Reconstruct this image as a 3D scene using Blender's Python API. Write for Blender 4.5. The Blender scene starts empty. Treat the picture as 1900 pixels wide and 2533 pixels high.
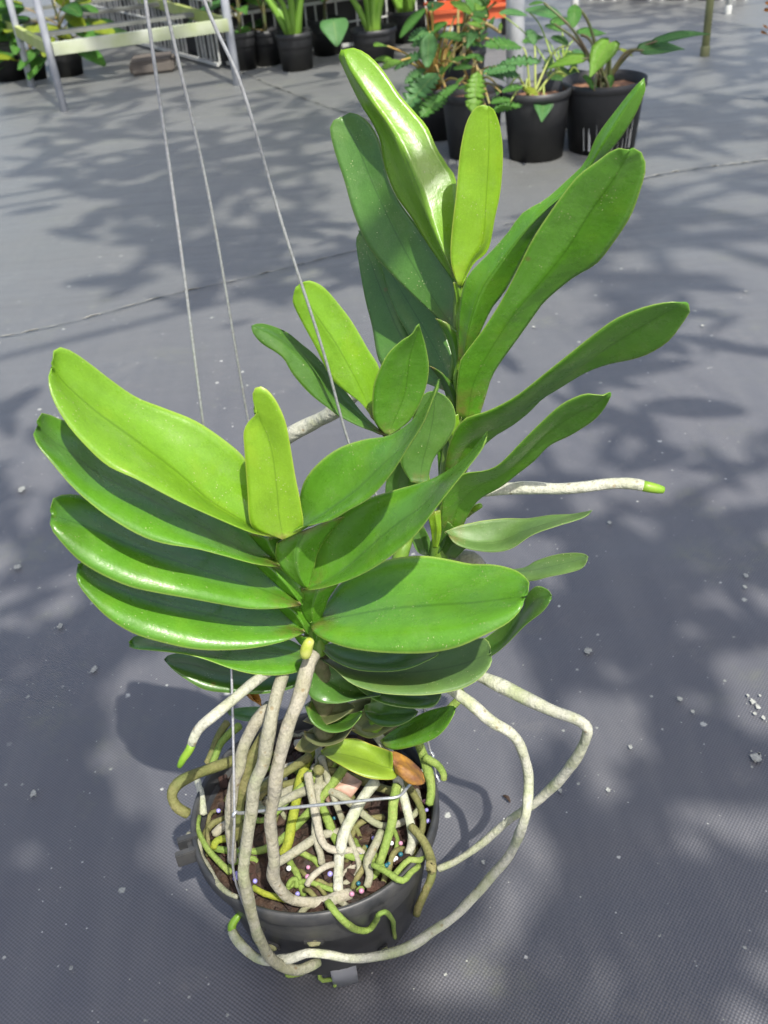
import bpy, bmesh, math, random
from mathutils import Vector, Matrix, noise
random.seed(7)
PI = math.pi
SC = bpy.context.scene
COL = SC.collection

# ------------------------------------------------------------------ camera, sky, sun, exposure
CAM_H, PITCH, ROLL, FPX = 0.78, 35.0, 5.5, 2400.0
_c, _s = math.cos(math.radians(PITCH)), math.sin(math.radians(PITCH))
FW = Vector((0, _c, -_s)); _U0 = Vector((0, _s, _c)); _R0 = Vector((1, 0, 0))
_r = math.radians(ROLL)
RT = math.cos(_r) * _R0 - math.sin(_r) * _U0
UP = math.cos(_r) * _U0 + math.sin(_r) * _R0
EYE = Vector((0, 0, CAM_H))
cd = bpy.data.cameras.new("camera"); cam = bpy.data.objects.new("camera", cd); COL.objects.link(cam)
cam.matrix_world = Matrix(((RT.x, UP.x, -FW.x, EYE.x), (RT.y, UP.y, -FW.y, EYE.y), (RT.z, UP.z, -FW.z, EYE.z), (0, 0, 0, 1)))
cd.sensor_fit = 'VERTICAL'; cd.sensor_height = 36.0; cd.sensor_width = 27.0
cd.lens = 36.0 * FPX / 2533.0
cd.clip_start = 0.02; cd.clip_end = 200
cd.dof.use_dof = True; cd.dof.focus_distance = 0.68; cd.dof.aperture_fstop = 15.0
SC.camera = cam

SUN = Vector((0.26, -0.60, 1.0)).normalized()      # direction towards the sun
w = bpy.data.worlds.new("World"); SC.world = w; w.use_nodes = True
nt = w.node_tree; nt.nodes.clear()
wo = nt.nodes.new('ShaderNodeOutputWorld'); bg = nt.nodes.new('ShaderNodeBackground')
sk = nt.nodes.new('ShaderNodeTexSky'); sk.sky_type = 'NISHITA'; sk.sun_disc = False
sk.sun_elevation = math.asin(SUN.z); sk.sun_rotation = math.atan2(SUN.x, SUN.y)
sk.air_density = 1.0; sk.dust_density = 4.0; sk.ozone_density = 1.0
bg.inputs['Strength'].default_value = 0.15
nt.links.new(sk.outputs[0], bg.inputs['Color']); nt.links.new(bg.outputs[0], wo.inputs['Surface'])
sl = bpy.data.lights.new("sun", 'SUN'); sl.energy = 4.2; sl.angle = math.radians(0.6); sl.color = (1.0, 0.96, 0.88)
so = bpy.data.objects.new("sun", sl); COL.objects.link(so)
so.rotation_euler = (-SUN).to_track_quat('-Z', 'Y').to_euler()
SC.view_settings.view_transform = 'Standard'; SC.view_settings.look = 'None'
SC.view_settings.gamma = 1.0; SC.view_settings.exposure = 0.5

# ------------------------------------------------------------------ survey helpers (photo pixel -> point in the place)
FR = {'s': (0, 0, 1.0), '3': (50, 800, 800 / 1659), '4': (600, 650, 900 / 1659), '5': (800, 80, 950 / 1659),
      '6': (400, 1600, 500 / 1659), '7': (700, 1600, 800 / 1659), '8': (400, 2050, 800 / 1659),
      'a': (0, 0, 500 / 1659), 'b': (400, 0, 650 / 1659), 'd': (950, 0, 400 / 1659), 'e': (1250, 0, 650 / 1659),
      'n': (440, 1750, 340 / 1504), 'm': (740, 1750, 380 / 1528), 'g': (1100, 400, 800 / 1659), 'h': (1000, 1400, 900 / 1659)}
def cv(f, x, y):
    o = FR[f]; return (o[0] + x * o[2], o[1] + y * o[2])
def ray(x, y): return FW + RT * ((x - 950) / FPX) + UP * ((1266.5 - y) / FPX)
def PY(x, y, Y): d = ray(x, y); return EYE + d * (Y / d.y)
def PZ(x, y, z=0.0): d = ray(x, y); return EYE + d * ((z - CAM_H) / d.z)
def PW(x, y, out):     # point on the hanging pot's outer wall (or out metres off it)
    d = ray(x, y).normalized(); t = 0.3
    while t < 1.5:
        p = EYE + d * t; r = math.hypot(p.x - PC.x, p.y - PC.y)
        if p.z < .139 and r < (.077 + .0175 * p.z / .1235 if p.z < .122 else .1012) + out: return p
        t += .0005
    return PY(x, y, PC.y - .09)
PC = Vector((-0.079, 0.514, 0.0)); RZ = 0.14; RR = 0.100      # the hanging pot
def PV(x, y, v):       # v > 5: on the pot wall, v-10 off it; v > 0: distance north; v <= 0: height -v
    return PW(x, y, v - 10) if v > 5 else (PY(x, y, v) if v > 0 else PZ(x, y, -v))

def cr(p, t):      # Catmull-Rom through list p, t in 0..1 by index
    n = len(p) - 1; u = min(max(t, 0), 1) * n; i = min(int(u), n - 1); f = u - i
    a = p[max(i - 1, 0)]; b = p[i]; c = p[i + 1]; d = p[min(i + 2, n)]
    return 0.5 * ((2 * b) + (c - a) * f + (2 * a - 5 * b + 4 * c - d) * f * f + (3 * b - a - 3 * c + d) * f ** 3)
def resample(p, n):    # arc-length resample
    m = 24 * (len(p) - 1); q = [cr(p, i / m) for i in range(m + 1)]
    L = [0]
    for i in range(m): L.append(L[-1] + (q[i + 1] - q[i]).length)
    out = []; j = 0
    for k in range(n):
        s = L[-1] * k / (n - 1)
        while j < m - 1 and L[j + 1] < s: j += 1
        d = L[j + 1] - L[j]; f = 0 if d < 1e-12 else (s - L[j]) / d
        out.append(q[j].lerp(q[j + 1], min(max(f, 0), 1)))
    return out

# ------------------------------------------------------------------ object helpers
def mobj(name, me, mat, parent=None, smooth=True):
    o = bpy.data.objects.new(name, me); COL.objects.link(o)
    if mat is not None:
        for m_ in (mat if isinstance(mat, (list, tuple)) else [mat]): me.materials.append(m_)
    if smooth:
        for p in me.polygons: p.use_smooth = True
    if parent:
        o.parent = parent
        o.matrix_parent_inverse = Matrix.Translation(-parent.location)
    return o
def bobj(name, bm, mat, parent=None, smooth=False):
    me = bpy.data.meshes.new(name); bmesh.ops.recalc_face_normals(bm, faces=bm.faces[:]); bm.to_mesh(me); bm.free()
    return mobj(name, me, mat, parent, smooth)
def tag(o, label=None, cat=None, group=None, kind=None):
    if label: o['label'] = label
    if cat: o['category'] = cat
    if group: o['group'] = group
    if kind: o['kind'] = kind
    return o
def empty(name, loc, label, cat, group=None):
    o = bpy.data.objects.new(name, None); COL.objects.link(o); o.location = loc; o.empty_display_size = 0.03
    return tag(o, label, cat, group)
def box(bm, c, sx, sy, sz, rz=0.0, tilt=None):
    M = Matrix.Translation(c) @ Matrix.Rotation(rz, 4, 'Z')
    if tilt is not None: M = M @ tilt
    bmesh.ops.create_cube(bm, size=1.0, matrix=M @ Matrix.Diagonal((sx, sy, sz, 1)))
def bar(bm, a, b, wd, ht):     # rectangular bar between points, ht along z
    a = Vector(a); b = Vector(b); d = b - a; L = d.length; x = d.normalized()
    y = Vector((0, 0, 1)).cross(x)
    y = Vector((0, 1, 0)) if y.length < 1e-4 else y.normalized()
    z = x.cross(y)
    M = Matrix(((x.x, y.x, z.x, 0), (x.y, y.y, z.y, 0), (x.z, y.z, z.z, 0), (0, 0, 0, 1)))
    bmesh.ops.create_cube(bm, size=1.0, matrix=Matrix.Translation((a + b) / 2) @ M @ Matrix.Diagonal((L, wd, ht, 1)))
def tube_into(bm, pts, rad, seg=10, cap=True, uvl=None, lump=0.0, flat=1.0):
    n = len(pts); rings = []
    t0 = (pts[1] - pts[0]).normalized()
    nrm = t0.orthogonal().normalized()
    if abs(t0.z) < 0.95: nrm = (Vector((0, 0, 1)) - t0 * t0.z).normalized()
    sd = random.random() * 50
    for i in range(n):
        t = (pts[min(i + 1, n - 1)] - pts[max(i - 1, 0)]).normalized()
        nrm = (nrm - t * nrm.dot(t)); nrm = nrm.normalized() if nrm.length > 1e-6 else t.orthogonal().normalized()
        bn = t.cross(nrm); r = rad[i] if isinstance(rad, (list, tuple)) else rad
        ring = []
        for k in range(seg):
            a = 2 * PI * k / seg
            rr = r
            if lump: rr *= 1 + lump * noise.noise(Vector((math.cos(a) * 1.3 + sd, math.sin(a) * 1.3, pts[i].length * 90)))
            ring.append(bm.verts.new(pts[i] + nrm * (math.cos(a) * rr * flat) + bn * (math.sin(a) * rr)))
        rings.append(ring)
    for i in range(n - 1):
        for k in range(seg):
            bm.faces.new((rings[i][k], rings[i][(k + 1) % seg], rings[i + 1][(k + 1) % seg], rings[i + 1][k]))
    if cap:
        for ring, s in ((rings[0], 0), (rings[-1], -1)):
            c = bm.verts.new(pts[s] + ((pts[s] - pts[1 if s == 0 else -2]).normalized() * (rad[s] if isinstance(rad, (list, tuple)) else rad) * 0.5))
            for k in range(seg):
                f = (c, ring[(k + 1) % seg], ring[k]) if s == 0 else (c, ring[k], ring[(k + 1) % seg])
                bm.faces.new(f)
def lathe_into(bm, prof, c, seg=48):
    rings = []
    for (r, z) in prof:
        if r < 1e-5: rings.append([bm.verts.new((c[0], c[1], c[2] + z))])
        else: rings.append([bm.verts.new((c[0] + r * math.cos(2 * PI * k / seg), c[1] + r * math.sin(2 * PI * k / seg), c[2] + z)) for k in range(seg)])
    for a, b in zip(rings, rings[1:]):
        for k in range(seg):
            k2 = (k + 1) % seg
            if len(a) == 1 and len(b) > 1: bm.faces.new((a[0], b[k2], b[k]))
            elif len(b) == 1 and len(a) > 1: bm.faces.new((a[k], a[k2], b[0]))
            elif len(a) > 1: bm.faces.new((a[k], a[k2], b[k2], b[k]))

# ------------------------------------------------------------------ materials
class N:
    def __init__(s, name):
        s.m = bpy.data.materials.new(name); s.m.use_nodes = True; s.t = s.m.node_tree; s.t.nodes.clear()
        s.out = s.t.nodes.new('ShaderNodeOutputMaterial'); s.b = s.t.nodes.new('ShaderNodeBsdfPrincipled')
        s.t.links.new(s.b.outputs[0], s.out.inputs[0])
    def n(s, t, **k):
        q = s.t.nodes.new(t)
        for a, v in k.items(): setattr(q, a, v)
        return q
    def l(s, a, b): s.t.links.new(a, b)
    def coord(s, k='Object'): return s.n('ShaderNodeTexCoord').outputs[k]
    def mapped(s, vec, scale=(1, 1, 1), loc=(0, 0, 0), rot=(0, 0, 0)):
        q = s.n('ShaderNodeMapping'); s.l(vec, q.inputs[0]); q.inputs['Scale'].default_value = scale; q.inputs['Location'].default_value = loc; q.inputs['Rotation'].default_value = rot
        return q.outputs[0]
    def noise(s, vec, sc, det=3.0, rough=0.55):
        q = s.n('ShaderNodeTexNoise'); s.l(vec, q.inputs['Vector']); q.inputs['Scale'].default_value = sc; q.inputs['Detail'].default_value = det; q.inputs['Roughness'].default_value = rough
        return q.outputs['Fac']
    def vor(s, vec, sc, feat='F1'):
        q = s.n('ShaderNodeTexVoronoi', feature=feat); s.l(vec, q.inputs['Vector']); q.inputs['Scale'].default_value = sc
        return q
    def ramp(s, fac, st):
        q = s.n('ShaderNodeValToRGB'); s.l(fac, q.inputs[0]); e = q.color_ramp.elements
        while len(e) < len(st): e.new(0.5)
        for i, (p, c) in enumerate(st):
            e[i].position = p; e[i].color = (c, c, c, 1) if isinstance(c, (int, float)) else (*c, 1)
        return q.outputs[0]
    def mix(s, fac, a, b, mode='MIX'):
        q = s.n('ShaderNodeMix', data_type='RGBA', blend_type=mode)
        for v, i in ((fac, 0), (a, 6), (b, 7)):
            if isinstance(v, (int, float)): q.inputs[i].default_value = v if i == 0 else (v, v, v, 1)
            elif isinstance(v, tuple): q.inputs[i].default_value = (*v, 1)
            else: s.l(v, q.inputs[i])
        return q.outputs[2]
    def math(s, op, a, b=None, c=None):
        q = s.n('ShaderNodeMath', operation=op)
        for i, v in enumerate((a, b, c)):
            if v is None: continue
            if isinstance(v, (int, float)): q.inputs[i].default_value = v
            else: s.l(v, q.inputs[i])
        return q.outputs[0]
    def bump(s, h, st, dist=0.001):
        q = s.n('ShaderNodeBump'); s.l(h, q.inputs['Height']); q.inputs['Strength'].default_value = st; q.inputs['Distance'].default_value = dist
        s.l(q.outputs[0], s.b.inputs['Normal']); return q.outputs[0]
    def set(s, **k):
        for a, v in k.items():
            i = s.b.inputs[a.replace('_', ' ')]
            if isinstance(v, (int, float)): i.default_value = v
            elif isinstance(v, tuple): i.default_value = (*v, 1) if len(v) == 3 else v
            else: s.l(v, i)
        return s

def leaf_mat(name, c1, c2, edge, rough=0.32, transl=0.25, tcol=None, spots=0.75, spec=0.6, blemish=0.35):
    s = N(name); uv = s.coord('UV'); sep = s.n('ShaderNodeSeparateXYZ'); s.l(uv, sep.inputs[0])
    ob = s.coord('Object')
    u = sep.outputs[0]; v = sep.outputs[1]
    base = s.mix(s.noise(ob, 22, 3), c1, c2)
    veins = s.noise(s.mapped(uv, (60, 1.6, 1)), 1.0, 2)
    base = s.mix(s.math('MULTIPLY', veins, 0.28), base, tuple(x * 0.72 for x in c1))
    fine = s.noise(s.mapped(ob, (1, 1, 1)), 900, 2, 0.7)
    mott = s.noise(s.mapped(ob, (1, 1, 1), (3, 1, 2)), 75, 5, .65)
    base = s.mix(s.ramp(mott, [(0.46, 0.0), (0.66, 0.34)]), base, tuple(x * 0.62 for x in c1))
    base = s.mix(s.ramp(s.noise(s.mapped(ob, (1, 1, 1), (9, 4, 7)), 34, 4, .6), [(0.54, 0.0), (0.72, 0.30)]), base, (c2[0] * 1.5, c2[1] * 1.12, c2[2]))
    dustm = s.math('MULTIPLY', s.ramp(s.noise(s.mapped(ob, (1, 1, 1), (5, 5, 5)), 42, 6, .75), [(0.52, 0.0), (0.72, 0.16)]), s.ramp(s.noise(ob, 1300, 2), [(0.45, 0.15), (0.6, 1.0)]))
    base = s.mix(dustm, base, (0.42, 0.42, 0.30))
    base = s.mix(s.ramp(fine, [(0.45, 0.0), (0.75, 0.30)]), base, tuple(min(1, x * 1.5 + 0.02) for x in c1))
    d = s.math('ABSOLUTE', s.math('SUBTRACT', u, 0.5))
    mid = s.ramp(d, [(0.0, 1.0), (0.006, 0.75), (0.022, 0.0)])
    base = s.mix(s.math('MULTIPLY', mid, 0.55), base, tuple(x * 0.42 for x in c1))
    ed = s.ramp(d, [(0.472, 0.0), (0.494, 0.85)])
    base = s.mix(ed, base, edge)
    # brownish weathering where the blade joins the stem, dust specks, a few scars
    bs = s.math('MULTIPLY', s.ramp(v, [(0.0, 1.0), (0.14, 0.0)]), s.ramp(s.noise(ob, 120, 4), [(0.40, 0.0), (0.62, 0.8)]))
    base = s.mix(bs, base, (0.20, 0.12, 0.05))
    sp = s.vor(ob, 420); spk = s.ramp(sp.outputs['Distance'], [(0.10, 1.0), (0.17, 0.0)])
    gate = s.ramp(s.noise(ob, 60, 2), [(0.50, 0.0), (0.62, 1.0)])
    base = s.mix(s.math('MULTIPLY', s.math('MULTIPLY', spk, gate), spots), base, (0.55, 0.55, 0.30))
    sc = s.vor(ob, 48); scr = s.ramp(s.math('ADD', sc.outputs['Distance'], s.math('MULTIPLY', s.noise(ob, 300, 2), 0.12)), [(0.115, 1.0), (0.16, 0.0)])
    gate2 = s.ramp(s.n('ShaderNodeSeparateColor').outputs[0], [(0, 0), (1, 0)])
    scol = s.n('ShaderNodeSeparateColor'); s.l(sc.outputs['Color'], scol.inputs[0])
    gate2 = s.ramp(scol.outputs[0], [(0.70, 0.0), (0.72, 1.0)])
    base = s.mix(s.math('MULTIPLY', s.math('MULTIPLY', scr, gate2), min(1, blemish * 1.5)), base, (0.16, 0.12, 0.03))
    rg = s.math('ADD', s.math('MULTIPLY', s.noise(ob, 130, 5, .7), 0.22), rough - 0.09)
    s.set(Base_Color=base, Roughness=rg, Specular_IOR_Level=spec)
    hh = s.math('ADD', s.math('MULTIPLY', veins, 0.12), s.math('MULTIPLY', s.noise(ob, 240, 3), 0.55))
    hh = s.math('ADD', hh, s.math('MULTIPLY', s.noise(ob, 30, 2), 3.0))
    s.bump(hh, 0.30, 0.0014)
    tr = s.n('ShaderNodeBsdfTranslucent'); s.l(s.mix(0.5, base, tcol or edge), tr.inputs[0])
    mx = s.n('ShaderNodeMixShader'); mx.inputs[0].default_value = transl
    s.l(s.b.outputs[0], mx.inputs[1]); s.l(tr.outputs[0], mx.inputs[2]); s.l(mx.outputs[0], s.out.inputs[0])
    return s.m
LM = {
 'lime': leaf_mat('leaf_lime', (0.205, 0.41, 0.018), (0.265, 0.455, 0.022), (0.46, 0.58, 0.08), 0.34, 0.28, (0.62, 0.72, 0.03)),
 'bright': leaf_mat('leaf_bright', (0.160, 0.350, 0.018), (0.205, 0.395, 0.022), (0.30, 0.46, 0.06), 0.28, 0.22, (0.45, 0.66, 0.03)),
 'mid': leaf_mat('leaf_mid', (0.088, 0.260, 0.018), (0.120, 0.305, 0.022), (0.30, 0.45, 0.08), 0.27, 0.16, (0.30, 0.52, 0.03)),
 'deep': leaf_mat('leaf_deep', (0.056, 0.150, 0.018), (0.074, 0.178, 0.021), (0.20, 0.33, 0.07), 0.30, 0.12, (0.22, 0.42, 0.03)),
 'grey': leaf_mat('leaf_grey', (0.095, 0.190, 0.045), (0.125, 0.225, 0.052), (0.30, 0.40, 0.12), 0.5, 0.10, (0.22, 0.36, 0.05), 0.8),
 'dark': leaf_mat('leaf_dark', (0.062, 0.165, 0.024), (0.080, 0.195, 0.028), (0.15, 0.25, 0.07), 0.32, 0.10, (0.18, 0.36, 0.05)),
}
def simple(name, c, rough=0.5, c2=None, sc=40, bump=0.0, bsc=200, metal=0.0, spec=0.5, bd=0.001, det=4):
    s = N(name); ob = s.coord('Object')
    col = c if c2 is None else s.mix(s.ramp(s.noise(ob, sc, det), [(0.35, 0.0), (0.65, 1.0)]), c, c2)
    s.set(Base_Color=col, Roughness=rough, Metallic=metal, Specular_IOR_Level=spec)
    if bump: s.bump(s.noise(ob, bsc, 4), bump, bd)
    return s.m
def root_mat(name, c, c2, c3, amt=0.5, algae=0.5):
    s = N(name); ob = s.coord('Object')
    n1 = s.ramp(s.noise(ob, 55, 5, 0.65), [(0.60 - 0.22 * amt, 0.0), (0.78 - 0.2 * amt, 1.0)])
    base = s.mix(n1, c, c2)
    base = s.mix(s.math('MULTIPLY', s.ramp(s.noise(ob, 26, 4), [(0.52, 0.0), (0.66, 1.0)]), algae), base, c3)
    base = s.mix(s.ramp(s.noise(ob, 700, 3), [(0.35, 0.35), (0.6, 0.0)]), base, tuple(x * 0.5 for x in c))
    cr_ = s.vor(ob, 130); scol = s.n('ShaderNodeSeparateColor'); s.l(cr_.outputs['Color'], scol.inputs[0])
    g = s.math('MULTIPLY', s.ramp(cr_.outputs['Distance'], [(0.10, 1.0), (0.22, 0.0)]), s.ramp(scol.outputs[0], [(0.72, 0.0), (0.74, 0.6)]))
    base = s.mix(g, base, (0.20, 0.13, 0.05))
    st = s.noise(s.mapped(ob, (1, 1, .22)), 420, 4, .7)
    base = s.mix(s.ramp(st, [(0.50, 0.0), (0.68, 0.45)]), base, tuple(x * 0.45 for x in c2))
    s.set(Base_Color=base, Roughness=0.7, Specular_IOR_Level=0.25)
    s.bump(s.math('ADD', s.noise(ob, 260, 4), s.math('MULTIPLY', s.noise(ob, 70, 3), 2.0)), 0.8, 0.0016)
    return s.m
RM = {
 'white': root_mat('root_silver', (0.50, 0.50, 0.41), (0.40, 0.42, 0.28), (0.30, 0.36, 0.15), 0.6, 0.6),
 'tan': root_mat('root_tan', (0.38, 0.355, 0.28), (0.31, 0.29, 0.20), (0.27, 0.30, 0.15), 0.6, 0.5),
 'greywhite': root_mat('root_grey', (0.33, 0.32, 0.24), (0.26, 0.26, 0.16), (0.22, 0.28, 0.12), 0.6, 0.6),
 'green': root_mat('root_green', (0.20, 0.29, 0.06), (0.27, 0.33, 0.09), (0.11, 0.20, 0.035), 0.5, 0.5),
 'olive': root_mat('root_olive', (0.17, 0.17, 0.06), (0.25, 0.22, 0.10), (0.10, 0.14, 0.035), 0.5, 0.6),
 'yellow': root_mat('root_yellow', (0.30, 0.33, 0.035), (0.24, 0.30, 0.04), (0.16, 0.24, 0.03), 0.5, 0.4),
}
M_tip = simple('root_tip_green', (0.15, 0.31, 0.02), 0.4, (0.21, 0.35, 0.03), 90)
M_bud = simple('bud_yellow', (0.36, 0.43, 0.05), 0.4, (0.48, 0.50, 0.14), 120)
M_stem = simple('stem_green', (0.20, 0.34, 0.05), 0.4, (0.34, 0.44, 0.08), 60, 0.2, 200)
M_stemg = simple('stem_dark_green', (0.09, 0.20, 0.02), 0.4, (0.16, 0.27, 0.03), 60, 0.2, 200)
M_sheath = simple('old_sheath', (0.085, 0.105, 0.035), 0.7, (0.16, 0.15, 0.075), 90, 0.6, 300, bd=0.002)
M_dry = simple('dry_sheath_pink', (0.60, 0.42, 0.34), 0.7, (0.44, 0.24, 0.16), 90, 0.4, 260)
M_pot = simple('pot_black', (0.030, 0.032, 0.035), 0.45, (0.060, 0.060, 0.058), 55, 0.3, 300, bd=0.0006, det=8)
M_potbg = simple('pot_nursery', (0.022, 0.023, 0.026), 0.5, (0.036, 0.037, 0.040), 12, 0.1, 100)
M_clear = N('clear_plastic').set(Base_Color=(0.45, 0.46, 0.48), Roughness=0.35, Transmission_Weight=0.6, IOR=1.3).m
M_wire = simple('galv_wire', (0.52, 0.53, 0.54), 0.38, (0.38, 0.38, 0.38), 500, 0.15, 900, metal=0.5)
M_wirebright = simple('bright_wire', (0.66, 0.68, 0.70), 0.3, (0.5, 0.52, 0.54), 300, metal=0.7)
M_bark = simple('bark_mix', (0.018, 0.012, 0.008), 0.75, (0.06, 0.032, 0.018), 110, 0.9, 160, bd=0.004)
M_chip = simple('bark_chip', (0.062, 0.028, 0.018), 0.8, (0.020, 0.011, 0.008), 70, 0.9, 220, bd=0.003)
M_galv = simple('galvanised', (0.72, 0.74, 0.76), 0.45, (0.56, 0.58, 0.60), 14, 0.1, 60, metal=0.1)
M_leg = simple('bench_leg', (0.40, 0.42, 0.46), 0.5, (0.30, 0.32, 0.36), 14)
M_rail = simple('shelf_rail', (0.50, 0.53, 0.44), 0.55, (0.34, 0.40, 0.20), 6, 0.1, 60)
M_railgreen = simple('mossy_rail', (0.30, 0.38, 0.08), 0.6, (0.40, 0.44, 0.18), 10)
M_slat = simple('grey_slat', (0.13, 0.14, 0.13), 0.6, (0.20, 0.21, 0.18), 8)
M_white = simple('wire_white', (0.62, 0.62, 0.60), 0.5, (0.42, 0.44, 0.42), 20)
M_darkbox = simple('dark_tray', (0.018, 0.018, 0.02), 0.6, (0.03, 0.03, 0.03), 9)
M_orange = simple('orange_plastic', (0.62, 0.12, 0.04), 0.5, (0.50, 0.09, 0.03), 15)
M_soilbg = simple('coco_soil', (0.34, 0.17, 0.09), 0.85, (0.16, 0.08, 0.045), 60, 0.8, 90, bd=0.004)
M_block = simple('weathered_block', (0.13, 0.115, 0.10), 0.85, (0.085, 0.075, 0.07), 12, 0.4, 60)
M_bamboo = simple('green_stake', (0.22, 0.24, 0.10), 0.6, (0.16, 0.17, 0.08), 12)
M_petiole = simple('petiole', (0.30, 0.30, 0.10), 0.5, (0.36, 0.22, 0.08), 20)
M_petdark = simple('petiole_dark', (0.14, 0.10, 0.05), 0.5, (0.10, 0.14, 0.05), 20)

def bg_leaf_mat(name, c1, c2, tl=0.25):
    s = N(name); uv = s.coord('UV'); sep = s.n('ShaderNodeSeparateXYZ'); s.l(uv, sep.inputs[0])
    base = s.mix(s.noise(s.coord('Object'), 14, 3), c1, c2)
    d = s.math('ABSOLUTE', s.math('SUBTRACT', sep.outputs[0], 0.5))
    base = s.mix(s.ramp(d, [(0.0, 0.7), (0.03, 0.0)]), base, (0.36, 0.46, 0.16))
    s.set(Base_Color=base, Roughness=0.32); s.bump(s.noise(s.mapped(uv, (2, 18, 1)), 1, 2), 0.5, 0.01)
    tr = s.n('ShaderNodeBsdfTranslucent'); s.l(s.mix(0.5, base, (0.35, 0.5, 0.03)), tr.inputs[0])
    mx = s.n('ShaderNodeMixShader'); mx.inputs[0].default_value = tl
    s.l(s.b.outputs[0], mx.inputs[1]); s.l(tr.outputs[0], mx.inputs[2]); s.l(mx.outputs[0], s.out.inputs[0])
    return s.m
BL = {'g': bg_leaf_mat('bgleaf_green', (0.09, 0.27, 0.05), (0.15, 0.36, 0.08)),
      'd': bg_leaf_mat('bgleaf_dark', (0.05, 0.17, 0.04), (0.08, 0.22, 0.05)),
      'b': bg_leaf_mat('bgleaf_blue', (0.11, 0.30, 0.10), (0.17, 0.38, 0.14)),
      'y': bg_leaf_mat('bgleaf_yellow', (0.34, 0.46, 0.05), (0.44, 0.50, 0.06), 0.3),
      'l': bg_leaf_mat('bgleaf_lime', (0.20, 0.42, 0.06), (0.28, 0.50, 0.08), 0.3),
      'o': bg_leaf_mat('bgleaf_orange', (0.60, 0.16, 0.02), (0.65, 0.28, 0.03), 0.3)}

def ground_mat():
    s = N('weed_mat'); ob = s.coord('Object')
    sep = s.n('ShaderNodeSeparateXYZ'); s.l(s.mapped(ob, rot=(0, 0, math.radians(-6))), sep.inputs[0])
    x, y = sep.outputs[0], sep.outputs[1]
    k = 2 * PI / 0.0040
    wv = s.math('MULTIPLY', s.math('SINE', s.math('MULTIPLY', x, k)), s.math('SINE', s.math('MULTIPLY', y, k)))
    fine = s.math('ADD', s.math('MULTIPLY', wv, 0.5), 0.5)
    base = s.mix(s.noise(ob, 2.2, 5), (0.090, 0.091, 0.104), (0.140, 0.141, 0.156))
    base = s.mix(s.ramp(s.noise(s.mapped(ob, (1, 0.12, 1)), 30, 4), [(0.4, 0.0), (0.8, 0.3)]), base, (0.22, 0.215, 0.21))
    # greener far cloth, painted paler for its sheen and against the blue sky fill
    far = s.ramp(s.math('MULTIPLY', y, 0.25), [(0.30, 0.0), (0.62, 1.0)])
    base = s.mix(s.math('MULTIPLY', far, 0.85), base, (0.145, 0.148, 0.132))
    base = s.mix(fine, s.mix(0.55, base, (0.02, 0.02, 0.02)), base)
    alg = s.ramp(s.noise(ob, 3.3, 6, 0.7), [(0.56, 0.0), (0.74, 0.55)])
    base = s.mix(s.math('MULTIPLY', alg, s.ramp(s.noise(ob, 60, 3), [(0.42, 0.2), (0.6, 1.0)])), base, (0.17, 0.18, 0.11))
    dust = s.ramp(s.noise(ob, 8, 7, 0.75), [(0.58, 0.0), (0.8, 0.5)])
    base = s.mix(dust, base, (0.20, 0.19, 0.17))
    for sc, thr, gate in ((26, 0.10, 0.80), (60, 0.12, 0.82), (150, 0.15, 0.90), (9, 0.04, 0.85)):
        v = s.vor(ob, sc); sc_ = s.n('ShaderNodeSeparateColor'); s.l(v.outputs['Color'], sc_.inputs[0])
        wob = s.math('ADD', v.outputs['Distance'], s.math('MULTIPLY', s.math('SUBTRACT', s.noise(ob, sc * 12, 2), 0.5), thr * 1.4))
        m = s.math('MULTIPLY', s.ramp(wob, [(thr * 0.6, 1.0), (thr, 0.0)]), s.ramp(sc_.outputs[0], [(gate, 0.0), (gate + 0.02, 0.75)]))
        base = s.mix(m, base, s.mix(sc_.outputs[1], (0.34, 0.36, 0.30), (0.62, 0.62, 0.58)))
    s.set(Base_Color=base, Roughness=s.ramp(s.noise(ob, 5, 4), [(0.3, 0.30), (0.7, 0.46)]), Specular_IOR_Level=0.8, Sheen_Weight=0.35, Sheen_Roughness=0.4)
    wr = s.math('ADD', s.math('MULTIPLY', s.noise(s.mapped(ob, (0.5, 2.2, 1), rot=(0, 0, .25)), 2.0, 3), 30.0), s.math('MULTIPLY', s.noise(s.mapped(ob, (5, 0.8, 1), rot=(0, 0, .5)), 2.5, 3), 5.0))
    h = s.math('ADD', s.math('MULTIPLY', wv, 0.5), wr)
    s.bump(h, 0.55, 0.0007)
    return s.m
M_ground = ground_mat()
M_seamlight = simple('seam_edge', (0.30, 0.30, 0.27), 0.7, (0.10, 0.11, 0.09), 30, 0.3, 90)
M_seamdark = simple('seam_gap', (0.012, 0.012, 0.012), 0.8)
M_spot = simple('white_spot', (0.42, 0.43, 0.39), 0.9, (0.24, 0.25, 0.23), 420)

# ------------------------------------------------------------------ ground
def grid_sheet(name, x0, x1, y0, y1, nx, ny, z, mat):
    bm = bmesh.new(); V = {}
    for i in range(nx + 1):
        for j in range(ny + 1):
            X = x0 + (x1 - x0) * i / nx; Y = y0 + (y1 - y0) * (j / ny)
            V[i, j] = bm.verts.new((X, Y, z))
    for i in range(nx):
        for j in range(ny): bm.faces.new((V[i, j], V[i + 1, j], V[i + 1, j + 1], V[i, j + 1]))
    return bobj(name, bm, mat)
g = grid_sheet('ground', -40, 40, -10, 70, 8, 8, 0, M_ground); tag(g, kind='structure')

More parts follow.
